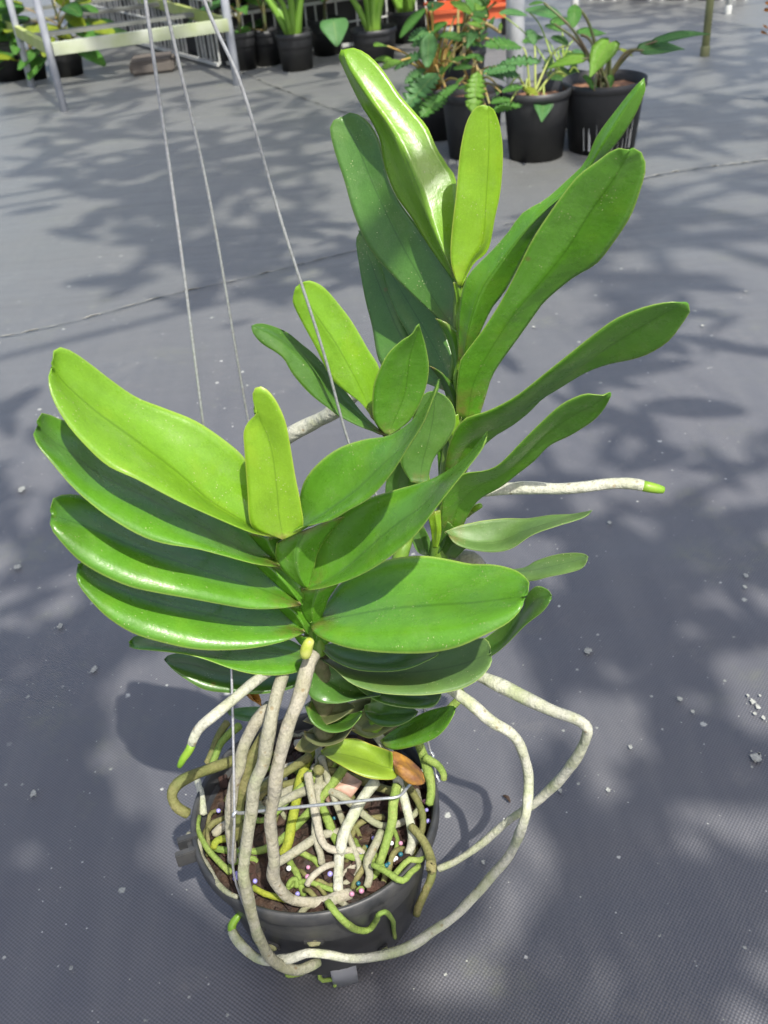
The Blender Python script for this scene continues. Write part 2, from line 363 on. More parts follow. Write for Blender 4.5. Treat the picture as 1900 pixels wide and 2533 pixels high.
def seam(pix, wid=0.0035):
    P = [PZ(x, y, 0) for x, y in pix]; q = resample(P, 90)
    bm = bmesh.new(); bm2 = bmesh.new()
    for B, off, wd, zz, ph in ((bm, 0.0, wid, 0.004, 0), (bm2, wid * 0.8, wid * 1.1, 0.0045, 5)):
        last = None
        for i, p in enumerate(q):
            t = (q[min(i + 1, 89)] - q[max(i - 1, 0)]).normalized(); n = Vector((-t.y, t.x, 0))
            ww = wd * (0.25 + 1.2 * max(0, noise.noise(Vector((i * 0.33, ph, 0.3))) + 0.15))
            wob = 0.004 * noise.noise(Vector((i * 0.21, 3, ph)))
            rise = 0.004 * max(0, noise.noise(Vector((i * 0.25, 9, 0))))
            a = B.verts.new(p + n * (off + wob) + Vector((0, 0, zz))); b = B.verts.new(p + n * (off + wob + ww) + Vector((0, 0, zz + rise)))
            if last: B.faces.new((last[0], last[1], b, a))
            last = (a, b)
    tag(bobj('ground_seam', bm, M_seamdark), kind='structure'); tag(bobj('ground_seam_edge', bm2, M_seamlight), kind='structure')
seam([(-60, 850), (160, 806), (400, 740), (620, 690), (880, 625), (1000, 600)])
seam([(1430, 478), (1560, 452), (1700, 425), (1960, 392)], 0.005)
seam([(570, 170), (650, 205), (760, 250), (880, 290), (960, 318)], 0.005)
seam([(1250, 560), (1330, 540), (1450, 470)], 0.005)

bm = bmesh.new()
for (x, y, r) in ((55, 1210, 17), (42, 1402, 15), (232, 1655, 14), (148, 1548, 11), (82, 1962, 13), (176, 2394, 8), (1871, 1873, 20), (1862, 1735, 11), (1875, 1748, 9), (1868, 1765, 8), (1850, 1720, 6), (1889, 1775, 8), (1880, 1720, 5), (1455, 1610, 15), (1845, 1423, 9), (1843, 1451, 8), (1681, 1728, 11), (1714, 1760, 7), (1386, 1955, 9), (1504, 1954, 9), (1560, 1847, 8), (1508, 1292, 9), (1185, 1060, 8), (1320, 808, 7), (1195, 2133, 9), (1845, 720, 5), (1738, 805, 6)):
    c1_ = PZ(x, y, 0.0030); R0_ = r * (c1_ - EYE).length / FPX * 0.62
    for q_ in range(1 + r // 3):
        if q_ == 0: c, R = c1_, R0_
        else:
            a = random.uniform(0, 2 * PI); d_ = R0_ * random.uniform(.9, 2.6); c = c1_ + Vector((math.cos(a) * d_, math.sin(a) * d_, 0)); R = R0_ * random.uniform(.08, .25)
        c0 = bm.verts.new(c); ring = []
        for k in range(26):
            a = 2 * PI * k / 26; rr = R * (1 + 0.5 * noise.noise(Vector((math.cos(a) * 1.5, math.sin(a) * 1.5, x * 0.1))) + 0.35 * noise.noise(Vector((math.cos(a) * 6, math.sin(a) * 6, x * 0.3 + q_))))
            ring.append(bm.verts.new(c + Vector((math.cos(a) * rr * 0.85, math.sin(a) * rr * 1.1, 0))))
        for k in range(26): bm.faces.new((c0, ring[k], ring[(k + 1) % 26]))
tag(bobj('ground_specks', bm, M_spot), 'whitish lichen and dropping specks scattered over the black ground cloth', 'specks', kind='stuff')
bm = bmesh.new(); a = PZ(1245, 1968, 0.004); b = PZ(1262, 1985, 0.004)
tube_into(bm, resample([a, a.lerp(b, .5) + Vector((0.001, 0, 0.002)), b], 5), [0.0008, .0016, .0018, .0014, .0006], 6)
tag(bobj('twig', bm, M_bark), 'tiny dark twig lying on the ground cloth beside the roots\' shadow', 'twig')

# ------------------------------------------------------------------ orchid leaf: three surveyed rails (edge, midrib, edge) -> a blade of real thickness
SAMPLES = []
def rail(fr, pts, n):
    P = [Vector((*cv(fr, pts[i], pts[i + 1]), 0)) for i in range(0, len(pts), 2)]
    return resample(P, n)
def blade(parent, fr, A, Mr, B, Yb, Yt, dA=0.02, dB=-0.02, fold=0.004, mat='mid', belly=0.0, pw=1.0, th=0.0016, label=None, name='leaf', roll=0.0, kA=1.12, kB=1.12):
    NT, NC = 34, 6
    a = rail(fr, A, NT); m = rail(fr, Mr, NT); b = rail(fr, B, NT)
    grid = []
    for i in range(NT):
        t = i / (NT - 1); env = math.sin(PI * min(max(t, 0.0), 1)) ** 0.5 if 0 < t < 1 else 0.0
        if t > 0.5: env = max(env, 0.35 * (1 - (t - .5) * 2) ** .4 if t < 1 else 0)
        row = []
        for k in range(-NC, NC + 1):
            u = abs(k) / NC; e = a if k < 0 else b
            q = m[i].lerp(e[i], u)
            dd = (dA if k < 0 else dB)
            Y = Yb + (Yt - Yb) * t ** pw + dd * env * (.45 * u + .55 * math.sin(min(1.0, u * (kA if k < 0 else kB)) * PI / 2)) - belly * math.sin(PI * t)
            Y += fold * env * (1 - u) ** 1.5                       # midrib lies in a channel
            Y += roll * env * u * u
            Y += 0.0014 * noise.noise(Vector((t * 3.2, k / NC * 1.3, Yb * 37 + Yt * 11 + A[0]))) * env
            row.append(PY(q.x, q.y, Y))
        grid.append(row)
    NW = 2 * NC + 1
    # normals
    nr = []
    for i in range(NT):
        r_ = []
        for k in range(NW):
            du = grid[i][min(k + 1, NW - 1)] - grid[i][max(k - 1, 0)]
            dv = grid[min(i + 1, NT - 1)][k] - grid[max(i - 1, 0)][k]
            n_ = du.cross(dv); n_ = n_.normalized() if n_.length > 1e-12 else Vector((0, -1, 0))
            if n_.dot(EYE - grid[i][k]) < 0: n_ = -n_
            r_.append(n_)
        nr.append(r_)
    bm = bmesh.new(); uvl = bm.loops.layers.uv.new('UVMap'); top = []; bot = []
    for i in range(NT):
        rt, rb = [], []
        for k in range(NW):
            u = abs(k - NC) / NC; h = th * (0.22 + 0.78 * (1 - u ** 3)) * (1 if i not in (0, NT - 1) else 0.5)
            rt.append(bm.verts.new(grid[i][k])); rb.append(bm.verts.new(grid[i][k] - nr[i][k] * h))
        top.append(rt); bot.append(rb)
    def face(vs, uvs):
        try: f = bm.faces.new(vs)
        except ValueError: return
        for l, c in zip(f.loops, uvs): l[uvl].uv = c
    def uvc(i, k): return (k / (NW - 1), i / (NT - 1))
    for i in range(NT - 1):
        for k in range(NW - 1):
            c = [uvc(i, k), uvc(i, k + 1), uvc(i + 1, k + 1), uvc(i + 1, k)]
            face((top[i][k], top[i][k + 1], top[i + 1][k + 1], top[i + 1][k]), c)
            face((bot[i + 1][k], bot[i + 1][k + 1], bot[i][k + 1], bot[i][k]), [c[3], c[2], c[1], c[0]])
        for k in (0, NW - 1):
            c = [uvc(i, k), uvc(i + 1, k), uvc(i + 1, k), uvc(i, k)]
            face((top[i][k], top[i + 1][k], bot[i + 1][k], bot[i][k]), c)
    for i in (0, NT - 1):
        for k in range(NW - 1): face((top[i][k], bot[i][k], bot[i][k + 1], top[i][k + 1]), [uvc(i, k)] * 4)
    bmesh.ops.remove_doubles(bm, verts=bm.verts[:], dist=0.00008)
    bmesh.ops.dissolve_degenerate(bm, dist=0.00002, edges=bm.edges[:])
    o = bobj(name, bm, LM[mat] if isinstance(mat, str) else mat, parent, True)
    if label: o['label'] = label
    for i in range(0, NT, 4):
        for k in (1, NC, NW - 2): SAMPLES.append(grid[i][k].copy())
    return o
def root(parent, fr, pts, r0, r1, mat, name='aerial_root', n=None, lump=0.14, seg=10, tip=None, label=None, join=None):
    """pts = flat list x,y,v with v a distance (v>0) or a height (-v)"""
    P = [PV(*cv(fr, pts[i], pts[i + 1]), pts[i + 2]) for i in range(0, len(pts), 3)]
    if join: P = P + [PV(*cv(join[0], join[1][i], join[1][i + 1]), join[1][i + 2]) for i in range(0, len(join[1]), 3)]
    L = sum((P[i + 1] - P[i]).length for i in range(len(P) - 1)); n = n or max(8, int(L / 0.0035))
    q = resample(P, n); rad = [r0 + (r1 - r0) * i / (n - 1) for i in range(n)]
    sd = random.random() * 90
    rad = [r * (1 + 0.20 * noise.noise(Vector((i * 0.16, sd, 0)))) for i, r in enumerate(rad)]
    q = [p + Vector((noise.noise(Vector((i * 0.12, sd, 1))), noise.noise(Vector((i * 0.12, sd, 5))), noise.noise(Vector((i * 0.12, sd, 9))))) * 0.0019 for i, p in enumerate(q)]
    k = n
    if tip: k = int(n * (1 - tip))
    bm = bmesh.new(); tube_into(bm, q[:k], rad[:k], seg, lump=lump)
    o = bobj(name, bm, RM[mat] if isinstance(mat, str) else mat, parent, True)
    if label: o['label'] = label
    if tip:
        bm = bmesh.new(); m_ = n - k + 1
        rr = [rad[k - 1] * 0.97 * math.sqrt(max(0.04, 1 - (i / m_) ** 2.5)) for i in range(m_)]
        tube_into(bm, q[k - 1:], rr, seg); bobj('root_tip', bm, M_tip, o, True)
    for p in q[::6]:
        if p.z > 0.13: SAMPLES.append(p.copy())
    return o

# ------------------------------------------------------------------ hanging pot
pot = empty('plant_pot', PC, 'round black plastic pot full of bark and orchid roots, hung from three wires', 'pot')
bm = bmesh.new()
lathe_into(bm, [(0, 0.025), (0.070, 0.025), (0.0765, 0.020), (0.0795, 0.023), (0.0945, 0.1235), (0.0995, 0.1245), (0.1012, 0.127), (0.1012, 0.137), (0.1000, 0.1395), (0.0985, 0.1398), (0.0965, 0.138), (0.0955, 0.120), (0.078, 0.030), (0, 0.030)], PC, 72)
bobj('pot_wall', bm, M_pot, pot, True)
bm = bmesh.new()
def on_wall(ang, z, out=0.0):
    r = 0.077 + (0.0945 - 0.077) * (z / 0.1235) + out
    return PC + Vector((math.cos(ang) * r, math.sin(ang) * r, z))
for (px, py, wd, hh) in ((640, 2292, .012, .006), (675, 2340, .012, .008), (778, 2326, .016, .006), (945, 2347, .010, .006)):
    d = ray(px, py); best = min(((math.radians(aa), zz / 1000) for aa in range(200, 345, 2) for zz in range(8, 120, 3)),
        key=lambda q: ((on_wall(*q) - EYE).normalized() - d.normalized()).length)
    c = on_wall(*best, out=0.0004); a = best[0]
    o_bm = bmesh.new(); box(o_bm, c, 0.0024, wd, hh, a); bmesh.ops.bevel(o_bm, geom=o_bm.edges[:], offset=0.0009, segments=2, affect='EDGES')
    bobj('drainage_slot', o_bm, M_darkbox, pot)
    o_bm = bmesh.new(); bmesh.ops.create_icosphere(o_bm, subdivisions=2, radius=1, matrix=Matrix.Translation(c + Vector((math.cos(a), math.sin(a), 0)) * .001) @ Matrix.Rotation(a, 4, 'Z') @ Matrix.Diagonal((.003, wd * .36, hh * .33, 1)))
    for v in o_bm.verts: v.co += Vector((1, 1, 1)) * .0012 * noise.noise(v.co * 400)
    bobj('bark_plug', o_bm, M_sheath, pot)
bm.free()
# slotted clip tab on the rim (left) and clear plastic skirt at the foot
bm = bmesh.new(); c = PC + Vector((math.cos(math.radians(196)) * .1045, math.sin(math.radians(196)) * .1045, .134))
for dz in (-.0042, 0.0042): box(bm, c + Vector((-.001, dz * 1.6, 0)), .016, .0055, .014, math.radians(196))
box(bm, c + Vector((.004, 0, -.002)), .008, .016, .010, math.radians(196))
bmesh.ops.bevel(bm, geom=bm.edges[:], offset=.0008, segments=2, affect='EDGES'); bobj('rim_clip', bm, M_pot, pot)
bm = bmesh.new(); fv = []
for k in range(9):
    a = math.radians(270 + k * 1.9); fv.append([bm.verts.new(PC + Vector((math.cos(a) * r, math.sin(a) * r, z))) for r, z in ((.0805, .030), (.0790, .0015), (.0775, .0015), (.0785, .030))])
for p, q in zip(fv, fv[1:]):
    for k in range(4): bm.faces.new((p[k], p[(k + 1) % 4], q[(k + 1) % 4], q[k]))
bm.faces.new(fv[0]); bm.faces.new(fv[-1][::-1])
bobj('clear_plastic_foot', bm, M_clear, pot, True)

# potting mix
bm = bmesh.new(); nr_, ns_ = 16, 56; rows = [[bm.verts.new(PC + Vector((0, 0, .124)))]]
for i in range(1, nr_ + 1):
    r = .0945 * i / nr_; row = []
    for k in range(ns_):
        a = 2 * PI * k / ns_; p = Vector((math.cos(a) * r, math.sin(a) * r, 0))
        z = .118 + .006 * (1 - (i / nr_) ** 2) + (.005 * noise.noise(p * 70) + .003 * noise.noise(p * 200)) * (1 if i < nr_ else 0.2)
        row.append(bm.verts.new(PC + p + Vector((0, 0, z))))
    rows.append(row)
for k in range(ns_): bm.faces.new((rows[0][0], rows[1][k], rows[1][(k + 1) % ns_]))
for a, b in zip(rows[1:], rows[2:]):
    for k in range(ns_): bm.faces.new((a[k], b[k], b[(k + 1) % ns_], a[(k + 1) % ns_]))
tag(bobj('potting_mix', bm, M_bark), 'dark moist bark potting mix filling the hanging pot', 'potting mix', kind='stuff')
bm = bmesh.new()
for i in range(230):
    a = random.uniform(0, 2 * PI); r = .090 * math.sqrt(random.random()); s = random.uniform(.003, .009)
    p = PC + Vector((math.cos(a) * r, math.sin(a) * r, .1225 + random.uniform(-.002, .004)))
    R = Matrix.Rotation(random.uniform(0, 6), 4, 'Z') @ Matrix.Rotation(random.uniform(-.7, .7), 4, 'X') @ Matrix.Rotation(random.uniform(-.7, .7), 4, 'Y')
    g_ = bmesh.ops.create_cube(bm, size=1, matrix=Matrix.Translation(p) @ R @ Matrix.Diagonal((s * random.uniform(.9, 1.8), s, s * random.uniform(.3, .6), 1)))
    for v in g_['verts']: v.co += Vector((random.uniform(-1, 1), random.uniform(-1, 1), random.uniform(-1, 1))) * s * .18
tag(bobj('bark_chips', bm, M_chip), 'reddish brown bark chips between the roots in the hanging pot', 'bark', kind='stuff')
PEL = {'lilac': simple('bead_lilac', (0.30, 0.27, 0.62), 0.3), 'pink': simple('bead_pink', (0.50, 0.24, 0.36), 0.3), 'white': simple('bead_white', (0.80, 0.80, 0.84), 0.3), 'teal': simple('bead_teal', (0.02, 0.12, 0.16), 0.3)}
pm = {}
for cn, mt in PEL.items():
    bm = bmesh.new(); bmesh.ops.create_icosphere(bm, subdivisions=2, radius=.0019); me = bpy.data.meshes.new('fertilizer_bead_' + cn); bm.to_mesh(me); bm.free()
    for p in me.polygons: p.use_smooth = True
    me.materials.append(mt); pm[cn] = me
beads = [('m', 610, 1475, 'lilac'), ('m', 308, 1655, 'lilac'), ('m', 742, 1300, 'lilac'), ('m', 930, 1465, 'white'), ('m', 940, 1515, 'white'), ('m', 965, 1500, 'white'), ('m', 1250, 935, 'pink'), ('m', 1268, 1020, 'lilac'), ('m', 1285, 1130, 'lilac'), ('m', 90, 1590, 'pink'), ('m', 85, 1685, 'pink'), ('m', 525, 1855, 'pink'), ('m', 620, 1825, 'pink'), ('m', 35, 1075, 'teal'), ('m', 665, 1390, 'teal'), ('m', 1010, 1460, 'teal'), ('m', 870, 1570, 'teal'), ('n', 445, 1130, 'lilac'), ('n', 640, 1815, 'lilac'), ('n', 630, 1870, 'lilac'), ('n', 845, 1900, 'lilac'), ('n', 1310, 2040, 'lilac'), ('n', 1180, 780, 'white'), ('n', 1185, 970, 'pink'), ('n', 1165, 1040, 'teal'), ('n', 1215, 1760, 'white'), ('n', 655, 1830, 'lilac'), ('m', 920, 1350, 'white'), ('m', 1010, 1350, 'pink'), ('m', 900, 1550, 'teal'), ('m', 590, 1750, 'teal'), ('m', 560, 1100, 'lilac'), ('m', 350, 1100, 'teal'), ('n', 420, 1500, 'lilac')]
beads.sort(key=lambda q: cv(q[0], q[1], q[2])[0]); cnt = {}; DESC = {'lilac': 'small lilac blue', 'pink': 'small pink', 'white': 'small whitish', 'teal': 'small dark teal'}
NTH = 'leftmost second third fourth fifth sixth seventh eighth ninth tenth eleventh twelfth thirteenth fourteenth'.split()
for (f, x, y, cn) in beads:
    cnt[cn] = cnt.get(cn, -1) + 1
    p = PZ(*cv(f, x, y), .1285); o = bpy.data.objects.new('fertilizer_bead', pm[cn]); COL.objects.link(o); o.location = p; s = random.uniform(.85, 1.2); o.scale = (s, s, s)
    tag(o, DESC[cn] + ' fertilizer bead on the bark, ' + NTH[cnt[cn]] + (' of its colour' if cnt[cn] == 0 else ' of its colour from the left'), 'fertilizer bead', cn + ' fertilizer beads on the bark')
# dry pink sheath on the bark
def free_leaf(name, parent, fr, A, Mr, B, v, mat, th=.0008, dz=0.004):
    pass

# ------------------------------------------------------------------ wire hanger
hk = PY(274, -640, .514)
hang = empty('wire_hanger', hk, 'grey galvanised three-wire hanger holding the orchid pot', 'wire hanger')
def wire(fr, pts, r, mat, name, parent, sub=60):
    P = [PV(*cv(fr, pts[i], pts[i + 1]), pts[i + 2]) if not isinstance(pts[i], Vector) else pts[i] for i in range(0, len(pts), 3)]
    q = resample(P, sub); bm = bmesh.new(); tube_into(bm, q, r, 8); return bobj(name, bm, mat, parent, True)
def wirep(P, r, mat, name, parent, sub=60):
    bm = bmesh.new(); tube_into(bm, resample(P, sub), r, 8); return bobj(name, bm, mat, parent, True)
rimp = lambda deg, z=.141, r=.0985: PC + Vector((math.cos(math.radians(deg)) * r, math.sin(math.radians(deg)) * r, z))
wA = rimp(238); wC = PY(1078, 1915, .545); wB = rimp(112)
wirep([hk, PY(360, 0, .512), PY(440, 560, .510), PY(503, 1052, .508), PY(548, 1400, .505), PY(567, 1560, .492), PY(574, 1700, .468), PY(580, 2010, .428), PY(577, 2150, .423), wA + Vector((0, -.002, -.004))], .00092, M_wire, 'wire', hang, 140)
wirep([hk, PY(407, 0, .535), PY(520, 500, .55), PY(612, 1030, .565), PY(690, 1400, .582), wB], .00092, M_wire, 'wire', hang, 120)
wirep([hk, PY(505, 0, .52), PY(600, 220, .522), PY(700, 560, .528), PY(800, 870, .535), PY(865, 1100, .54), PY(935, 1150 + 90, .543), PY(1040, 1700, .548), PY(1058, 1830, .548), PY(1072, 1880, .546), wC], .00092, M_wire, 'wire', hang, 140)
wirep([PY(577, 2020, .426), PY(582, 2008, .427), PY(600, 2011, .430), PY(700, 2000, .447), PY(800, 1990, .464), PY(940, 1976, .486), PY(985, 1970, .490), PY(1008, 1948, .500), PY(1045, 1905, .528), PY(1072, 1870, .545), PY(1066, 1862, .545)], .00125, M_wirebright, 'cross_wire', hang, 90)
wirep([wC, wC + Vector((.002, -.004, -.006)), rimp(30, .132, .103), rimp(30, .140, .1)], .0011, M_wirebright, 'rim_hook', hang, 16)
hp = [hk + Vector((0, 0, 0)), hk + Vector((0, 0, .03)), hk + Vector((.018, 0, .05)), hk + Vector((.02, 0, .075)), hk + Vector((0, 0, .09)), hk + Vector((-.018, 0, .075))]
wirep(hp, .0016, M_wire, 'hook', hang, 30)

# ------------------------------------------------------------------ FRONT ORCHID
fo = empty('orchid_plant', PZ(790, 1800, .12), 'front orchid with the broadest leaves, leaning out over the left of the pot', 'orchid')
def stem(parent, pts, r0, r1, mat=M_stem, name='stem', flat=1.0):
    P = [PV(*pts[i]) for i in range(len(pts))]; n = 40; q = resample(P, n); bm = bmesh.new()
    tube_into(bm, q, [(r0 + (r1 - r0) * i / (n - 1)) * (1 + .06 * math.sin(i * 1.1 + 2 * noise.noise(Vector((i * .4, 0, r0 * 99))))) for i in range(n)], 14, lump=.06, flat=flat)
    return bobj(name, bm, mat, parent, True)
stem(fo, [(800, 1700, .512), (790, 1640, .506), (780, 1600, .498), (768, 1530, .490), (747, 1460, .488), (720, 1405, .486), (692, 1362, .484)], .007, .0045, M_stemg)

# left fan
blade(fo, '3', [1335,1088, 1290,1000, 1210,810, 1150,690, 1050,600, 900,500, 740,435, 600,380, 480,300, 350,200, 270,145, 215,124, 180,120, 172,150, 168,190],
      [1338,1092, 1230,1060, 1100,990, 960,900, 850,800, 700,680, 540,560, 400,460, 250,330, 190,262, 163,218],
      [1340,1096, 1260,1088, 1180,1070, 1000,995, 800,905, 600,800, 450,730, 330,620, 230,500, 165,380, 145,290, 150,255, 163,225],
      .464, .470, .026, -.028, .004, 'bright', kA=1.4, label='broad bright lime leaf with a notched tip, uppermost on the left of the front orchid')
blade(fo, '3', [1330,1240, 1260,1140, 1160,1030, 1000,900, 700,760, 500,660, 330,540, 215,495, 150,467, 110,459, 95,464, 92,490],
      [1331,1244, 1180,1180, 1000,1080, 780,960, 560,850, 400,770, 260,665, 160,600, 110,550, 90,520],
      [1332,1250, 1200,1232, 1040,1190, 900,1155, 740,1130, 620,1090, 480,1010, 370,930, 260,830, 150,700, 100,640, 68,580, 75,548, 88,524],
      .466, .470, .040, -.026, .004, 'mid', kB=1.12)
blade(fo, '3', [1440,1440, 1360,1300, 1200,1170, 1000,1080, 700,1010, 450,930, 300,880, 235,877, 190,885, 165,905, 158,940],
      [1440,1443, 1380,1420, 1200,1350, 900,1250, 600,1150, 420,1075, 260,1015, 160,982],
      [1440,1447, 1330,1462, 1180,1465, 1020,1440, 860,1410, 700,1382, 560,1350, 420,1290, 300,1215, 200,1110, 158,1050, 152,1010, 157,985],
      .470, .472, .040, -.021, .003, 'mid', kB=1.2)
blade(fo, '3', [1460,1580, 1400,1470, 1300,1400, 1100,1330, 800,1280, 550,1240, 400,1205, 320,1222, 303,1232],
      [1460,1583, 1300,1555, 1000,1500, 700,1430, 450,1340, 340,1275, 295,1245],
      [1460,1587, 1350,1632, 1200,1665, 1050,1677, 900,1672, 740,1640, 580,1590, 450,1510, 360,1420, 300,1340, 286,1290, 290,1260],
      .474, .476, .040, -.022, .003, 'mid', kB=1.2)
blade(fo, '3', [1490,1722, 1420,1640, 1250,1590, 1000,1580, 800,1590, 650,1598, 590,1603, 562,1630],
      [1490,1725, 1350,1700, 1150,1680, 900,1650, 700,1630, 560,1645],
      [1490,1728, 1440,1782, 1330,1805, 1200,1800, 1080,1770, 950,1722, 840,1695, 680,1678, 600,1672, 558,1660],
      .480, .482, .034, -.022, .004, 'mid')
blade(fo, '3', [1500,1760, 1350,1740, 1150,1710, 950,1690, 850,1690, 790,1694, 755,1705, 740,1722],
      [1500,1775, 1300,1800, 1050,1790, 880,1750, 740,1727],
      [1500,1800, 1400,1870, 1250,1900, 1080,1896, 950,1880, 860,1832, 790,1782, 742,1732],
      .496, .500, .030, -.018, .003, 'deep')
# young centre leaf
blade(fo, '3', [1340,1105, 1230,1070, 1178,1020, 1165,850, 1150,650, 1146,560, 1168,508, 1200,478, 1214,458],
      [1352,1105, 1330,1000, 1318,850, 1300,700, 1275,590, 1245,520, 1216,456],
      [1356,1105, 1448,1050, 1440,930, 1412,790, 1387,640, 1365,520, 1330,430, 1285,360, 1240,326, 1205,332, 1192,360, 1196,405, 1214,452],
      .452, .462, .006, .004, .005, 'lime', belly=.004, th=.002, label='upright yellow-green young leaf at the heart of the front orchid')
# sheaths below it
blade(fo, '3', [1170,1080, 1230,1150, 1290,1205, 1332,1246], [1260,1095, 1290,1160, 1320,1210, 1334,1247], [1345,1105, 1360,1170, 1352,1220, 1337,1250], .474, .474, .004, .004, -.004, 'mid', name='leaf_sheath')
blade(fo, '3', [1180,1215, 1280,1310, 1370,1390, 1438,1440], [1270,1240, 1350,1320, 1400,1385, 1442,1442], [1350,1250, 1420,1320, 1452,1380, 1450,1445], .480, .476, .004, .004, -.004, 'mid', name='leaf_sheath')
blade(fo, '3', [1290,1430, 1360,1500, 1420,1550, 1464,1584], [1380,1450, 1430,1510, 1450,1550, 1470,1588], [1455,1440, 1490,1500, 1500,1550, 1480,1592], .484, .480, .004, .004, -.004, 'mid', name='leaf_sheath')
blade(fo, '3', [1400,1600, 1430,1640, 1460,1670, 1480,1700], [1470,1600, 1475,1640, 1490,1670, 1500,1700], [1540,1590, 1535,1640, 1525,1670, 1515,1705], .486, .484, .004, .004, -.004, 'mid', name='leaf_sheath')
blade(fo, '4', [156,1276, 150,1340, 180,1400, 240,1455, 285,1482], [290,1215, 245,1310, 250,1400, 270,1450, 290,1482], [470,1155, 395,1240, 345,1320, 325,1400, 300,1484], .466, .470, .004, .004, -.004, 'mid', name='leaf_sheath')
blade(fo, '4', [268,1488, 260,1560, 285,1620, 318,1655], [345,1485, 325,1550, 318,1610, 322,1657], [440,1465, 395,1530, 368,1600, 335,1658], .478, .480, .004, .004, -.004, 'mid', name='leaf_sheath')
blade(fo, '4', [300,1655, 305,1700, 320,1740, 345,1770], [340,1670, 335,1710, 340,1740, 350,1772], [400,1730, 375,1745, 365,1760, 358,1775], .484, .486, .002, .002, -.003, 'mid', name='leaf_sheath')
# right fan
blade(fo, '4', [160,1275, 240,1200, 262,1060, 290,980, 360,900, 450,840, 560,805, 660,790, 740,745, 790,700, 830,650, 868,585, 893,532],
      [160,1277, 300,1190, 420,1110, 540,1020, 640,920, 740,830, 800,740, 850,640, 894,535],
      [161,1280, 270,1207, 400,1175, 480,1130, 570,1080, 640,1010, 700,930, 760,830, 820,735, 862,630, 896,538],
      .462, .400, .030, -.008, .006, 'mid', label='green leaf curling up to a pointed tip, upper right of the front orchid')
blade(fo, '4', [285,1488, 303,1440, 308,1350, 370,1230, 450,1140, 560,1080, 680,1040, 850,990, 960,930, 1030,870, 1080,810, 1115,770],
      [278,1491, 400,1440, 500,1370, 600,1280, 720,1180, 820,1110, 920,1000, 1030,885, 1085,822, 1116,772],
      [275,1495, 370,1482, 500,1440, 600,1390, 700,1320, 790,1240, 880,1120, 950,1030, 1030,930, 1090,850, 1118,776],
      .468, .415, .030, -.014, .006, 'mid', label='darker green leaf sweeping up right to a pointed lime-edged tip')
blade(fo, '4', [312,1640, 380,1560, 450,1460, 560,1390, 640,1360, 720,1342, 830,1336, 940,1352, 1040,1372, 1140,1375, 1230,1395, 1285,1428, 1308,1460, 1303,1490],
      [308,1645, 400,1625, 480,1610, 650,1580, 850,1562, 1050,1550, 1200,1532, 1290,1520],
      [305,1648, 330,1692, 400,1730, 500,1760, 620,1776, 760,1782, 880,1775, 990,1750, 1100,1700, 1200,1650, 1255,1600, 1280,1560, 1286,1530],
      .476, .432, .044, -.030, .004, 'mid', kB=1.3, label='very broad glossy green leaf with a rounded notched tip, pointing right from the front orchid')
blade(fo, '4', [345,1738, 420,1735, 560,1740, 700,1750, 820,1755, 905,1772], [345,1740, 450,1800, 620,1830, 780,1805, 905,1774], [345,1742, 400,1802, 500,1850, 620,1864, 750,1852, 860,1805, 905,1776],
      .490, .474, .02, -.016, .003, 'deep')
blade(fo, '4', [350,1795, 500,1760, 700,1730, 900,1720, 1040,1716, 1105,1712, 1128,1745, 1130,1775], [350,1798, 450,1830, 650,1870, 850,1860, 1000,1830, 1080,1800, 1132,1782], [350,1802, 420,1852, 500,1920, 620,1960, 760,1972, 880,1967, 1000,1942, 1080,1897, 1125,1845, 1138,1815, 1134,1785],
      .494, .466, .036, -.028, .003, 'grey')
blade(fo, '4', [470,1870, 600,1880, 750,1900, 860,1920, 905,1945], [470,1875, 600,1945, 750,1985, 850,1980, 908,1952], [470,1880, 540,1950, 620,2000, 720,2026, 850,2030, 895,1998, 908,1958],
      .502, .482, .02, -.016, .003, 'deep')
blade(fo, '4', [340,1810, 400,1830, 480,1880, 560,1920, 640,1965], [330,1815, 380,1900, 470,1950, 560,1965, 640,1968], [310,1830, 290,1930, 330,1995, 430,2010, 550,1985, 640,1970],
      .494, .486, .01, -.012, .003, 'dark')
# lower leaves round the neck
YG = leaf_mat('leaf_old', (0.22, 0.36, 0.03), (0.30, 0.42, 0.035), (0.50, 0.42, 0.06), 0.42, 0.2, (0.45, 0.5, 0.03))
OB = leaf_mat('leaf_base_old', (0.085, 0.115, 0.035), (0.14, 0.15, 0.06), (0.30, 0.28, 0.12), 0.5, 0.08, (0.25, 0.3, 0.05), blemish=1)
M_dead = simple('dead_leaf', (0.40, 0.20, 0.02), 0.6, (0.15, 0.065, 0.03), 75, 0.7, 180, bd=.002, det=6)
YO = leaf_mat('leaf_dying', (0.50, 0.24, 0.015), (0.24, 0.09, 0.025), (0.45, 0.25, 0.10), 0.5, 0.2, (0.7, 0.4, 0.03), blemish=1)
bl_ = blade(fo, '7', [200,530, 250,490, 310,472, 380,472, 450,500, 510,520, 560,540], [195,540, 300,550, 420,580, 500,610, 560,625], [200,552, 300,610, 380,652, 450,676, 530,682, 570,678, 590,660], .520, .500, .02, -.02, .004, YG, label='yellowing old leaf lying low over the bark')
blade(fo, '7', [560,535, 590,542, 640,568, 690,610, 718,645, 728,690], [560,600, 620,620, 670,650, 727,695], [575,650, 600,668, 640,700, 690,712, 726,702], .502, .497, .012, -.010, -.005, M_dead, label='orange and brown dying leaf tip')
blade(fo, '7', [500,480, 560,430, 640,380, 740,330, 830,306, 872,302, 884,310], [505,490, 600,460, 700,420, 800,370, 884,314], [510,510, 570,528, 640,518, 720,495, 790,462, 840,412, 870,360, 885,320], .525, .500, .018, -.014, .004, 'mid', label='small green leaf with a brown-speckled tip, low at the right of the neck')
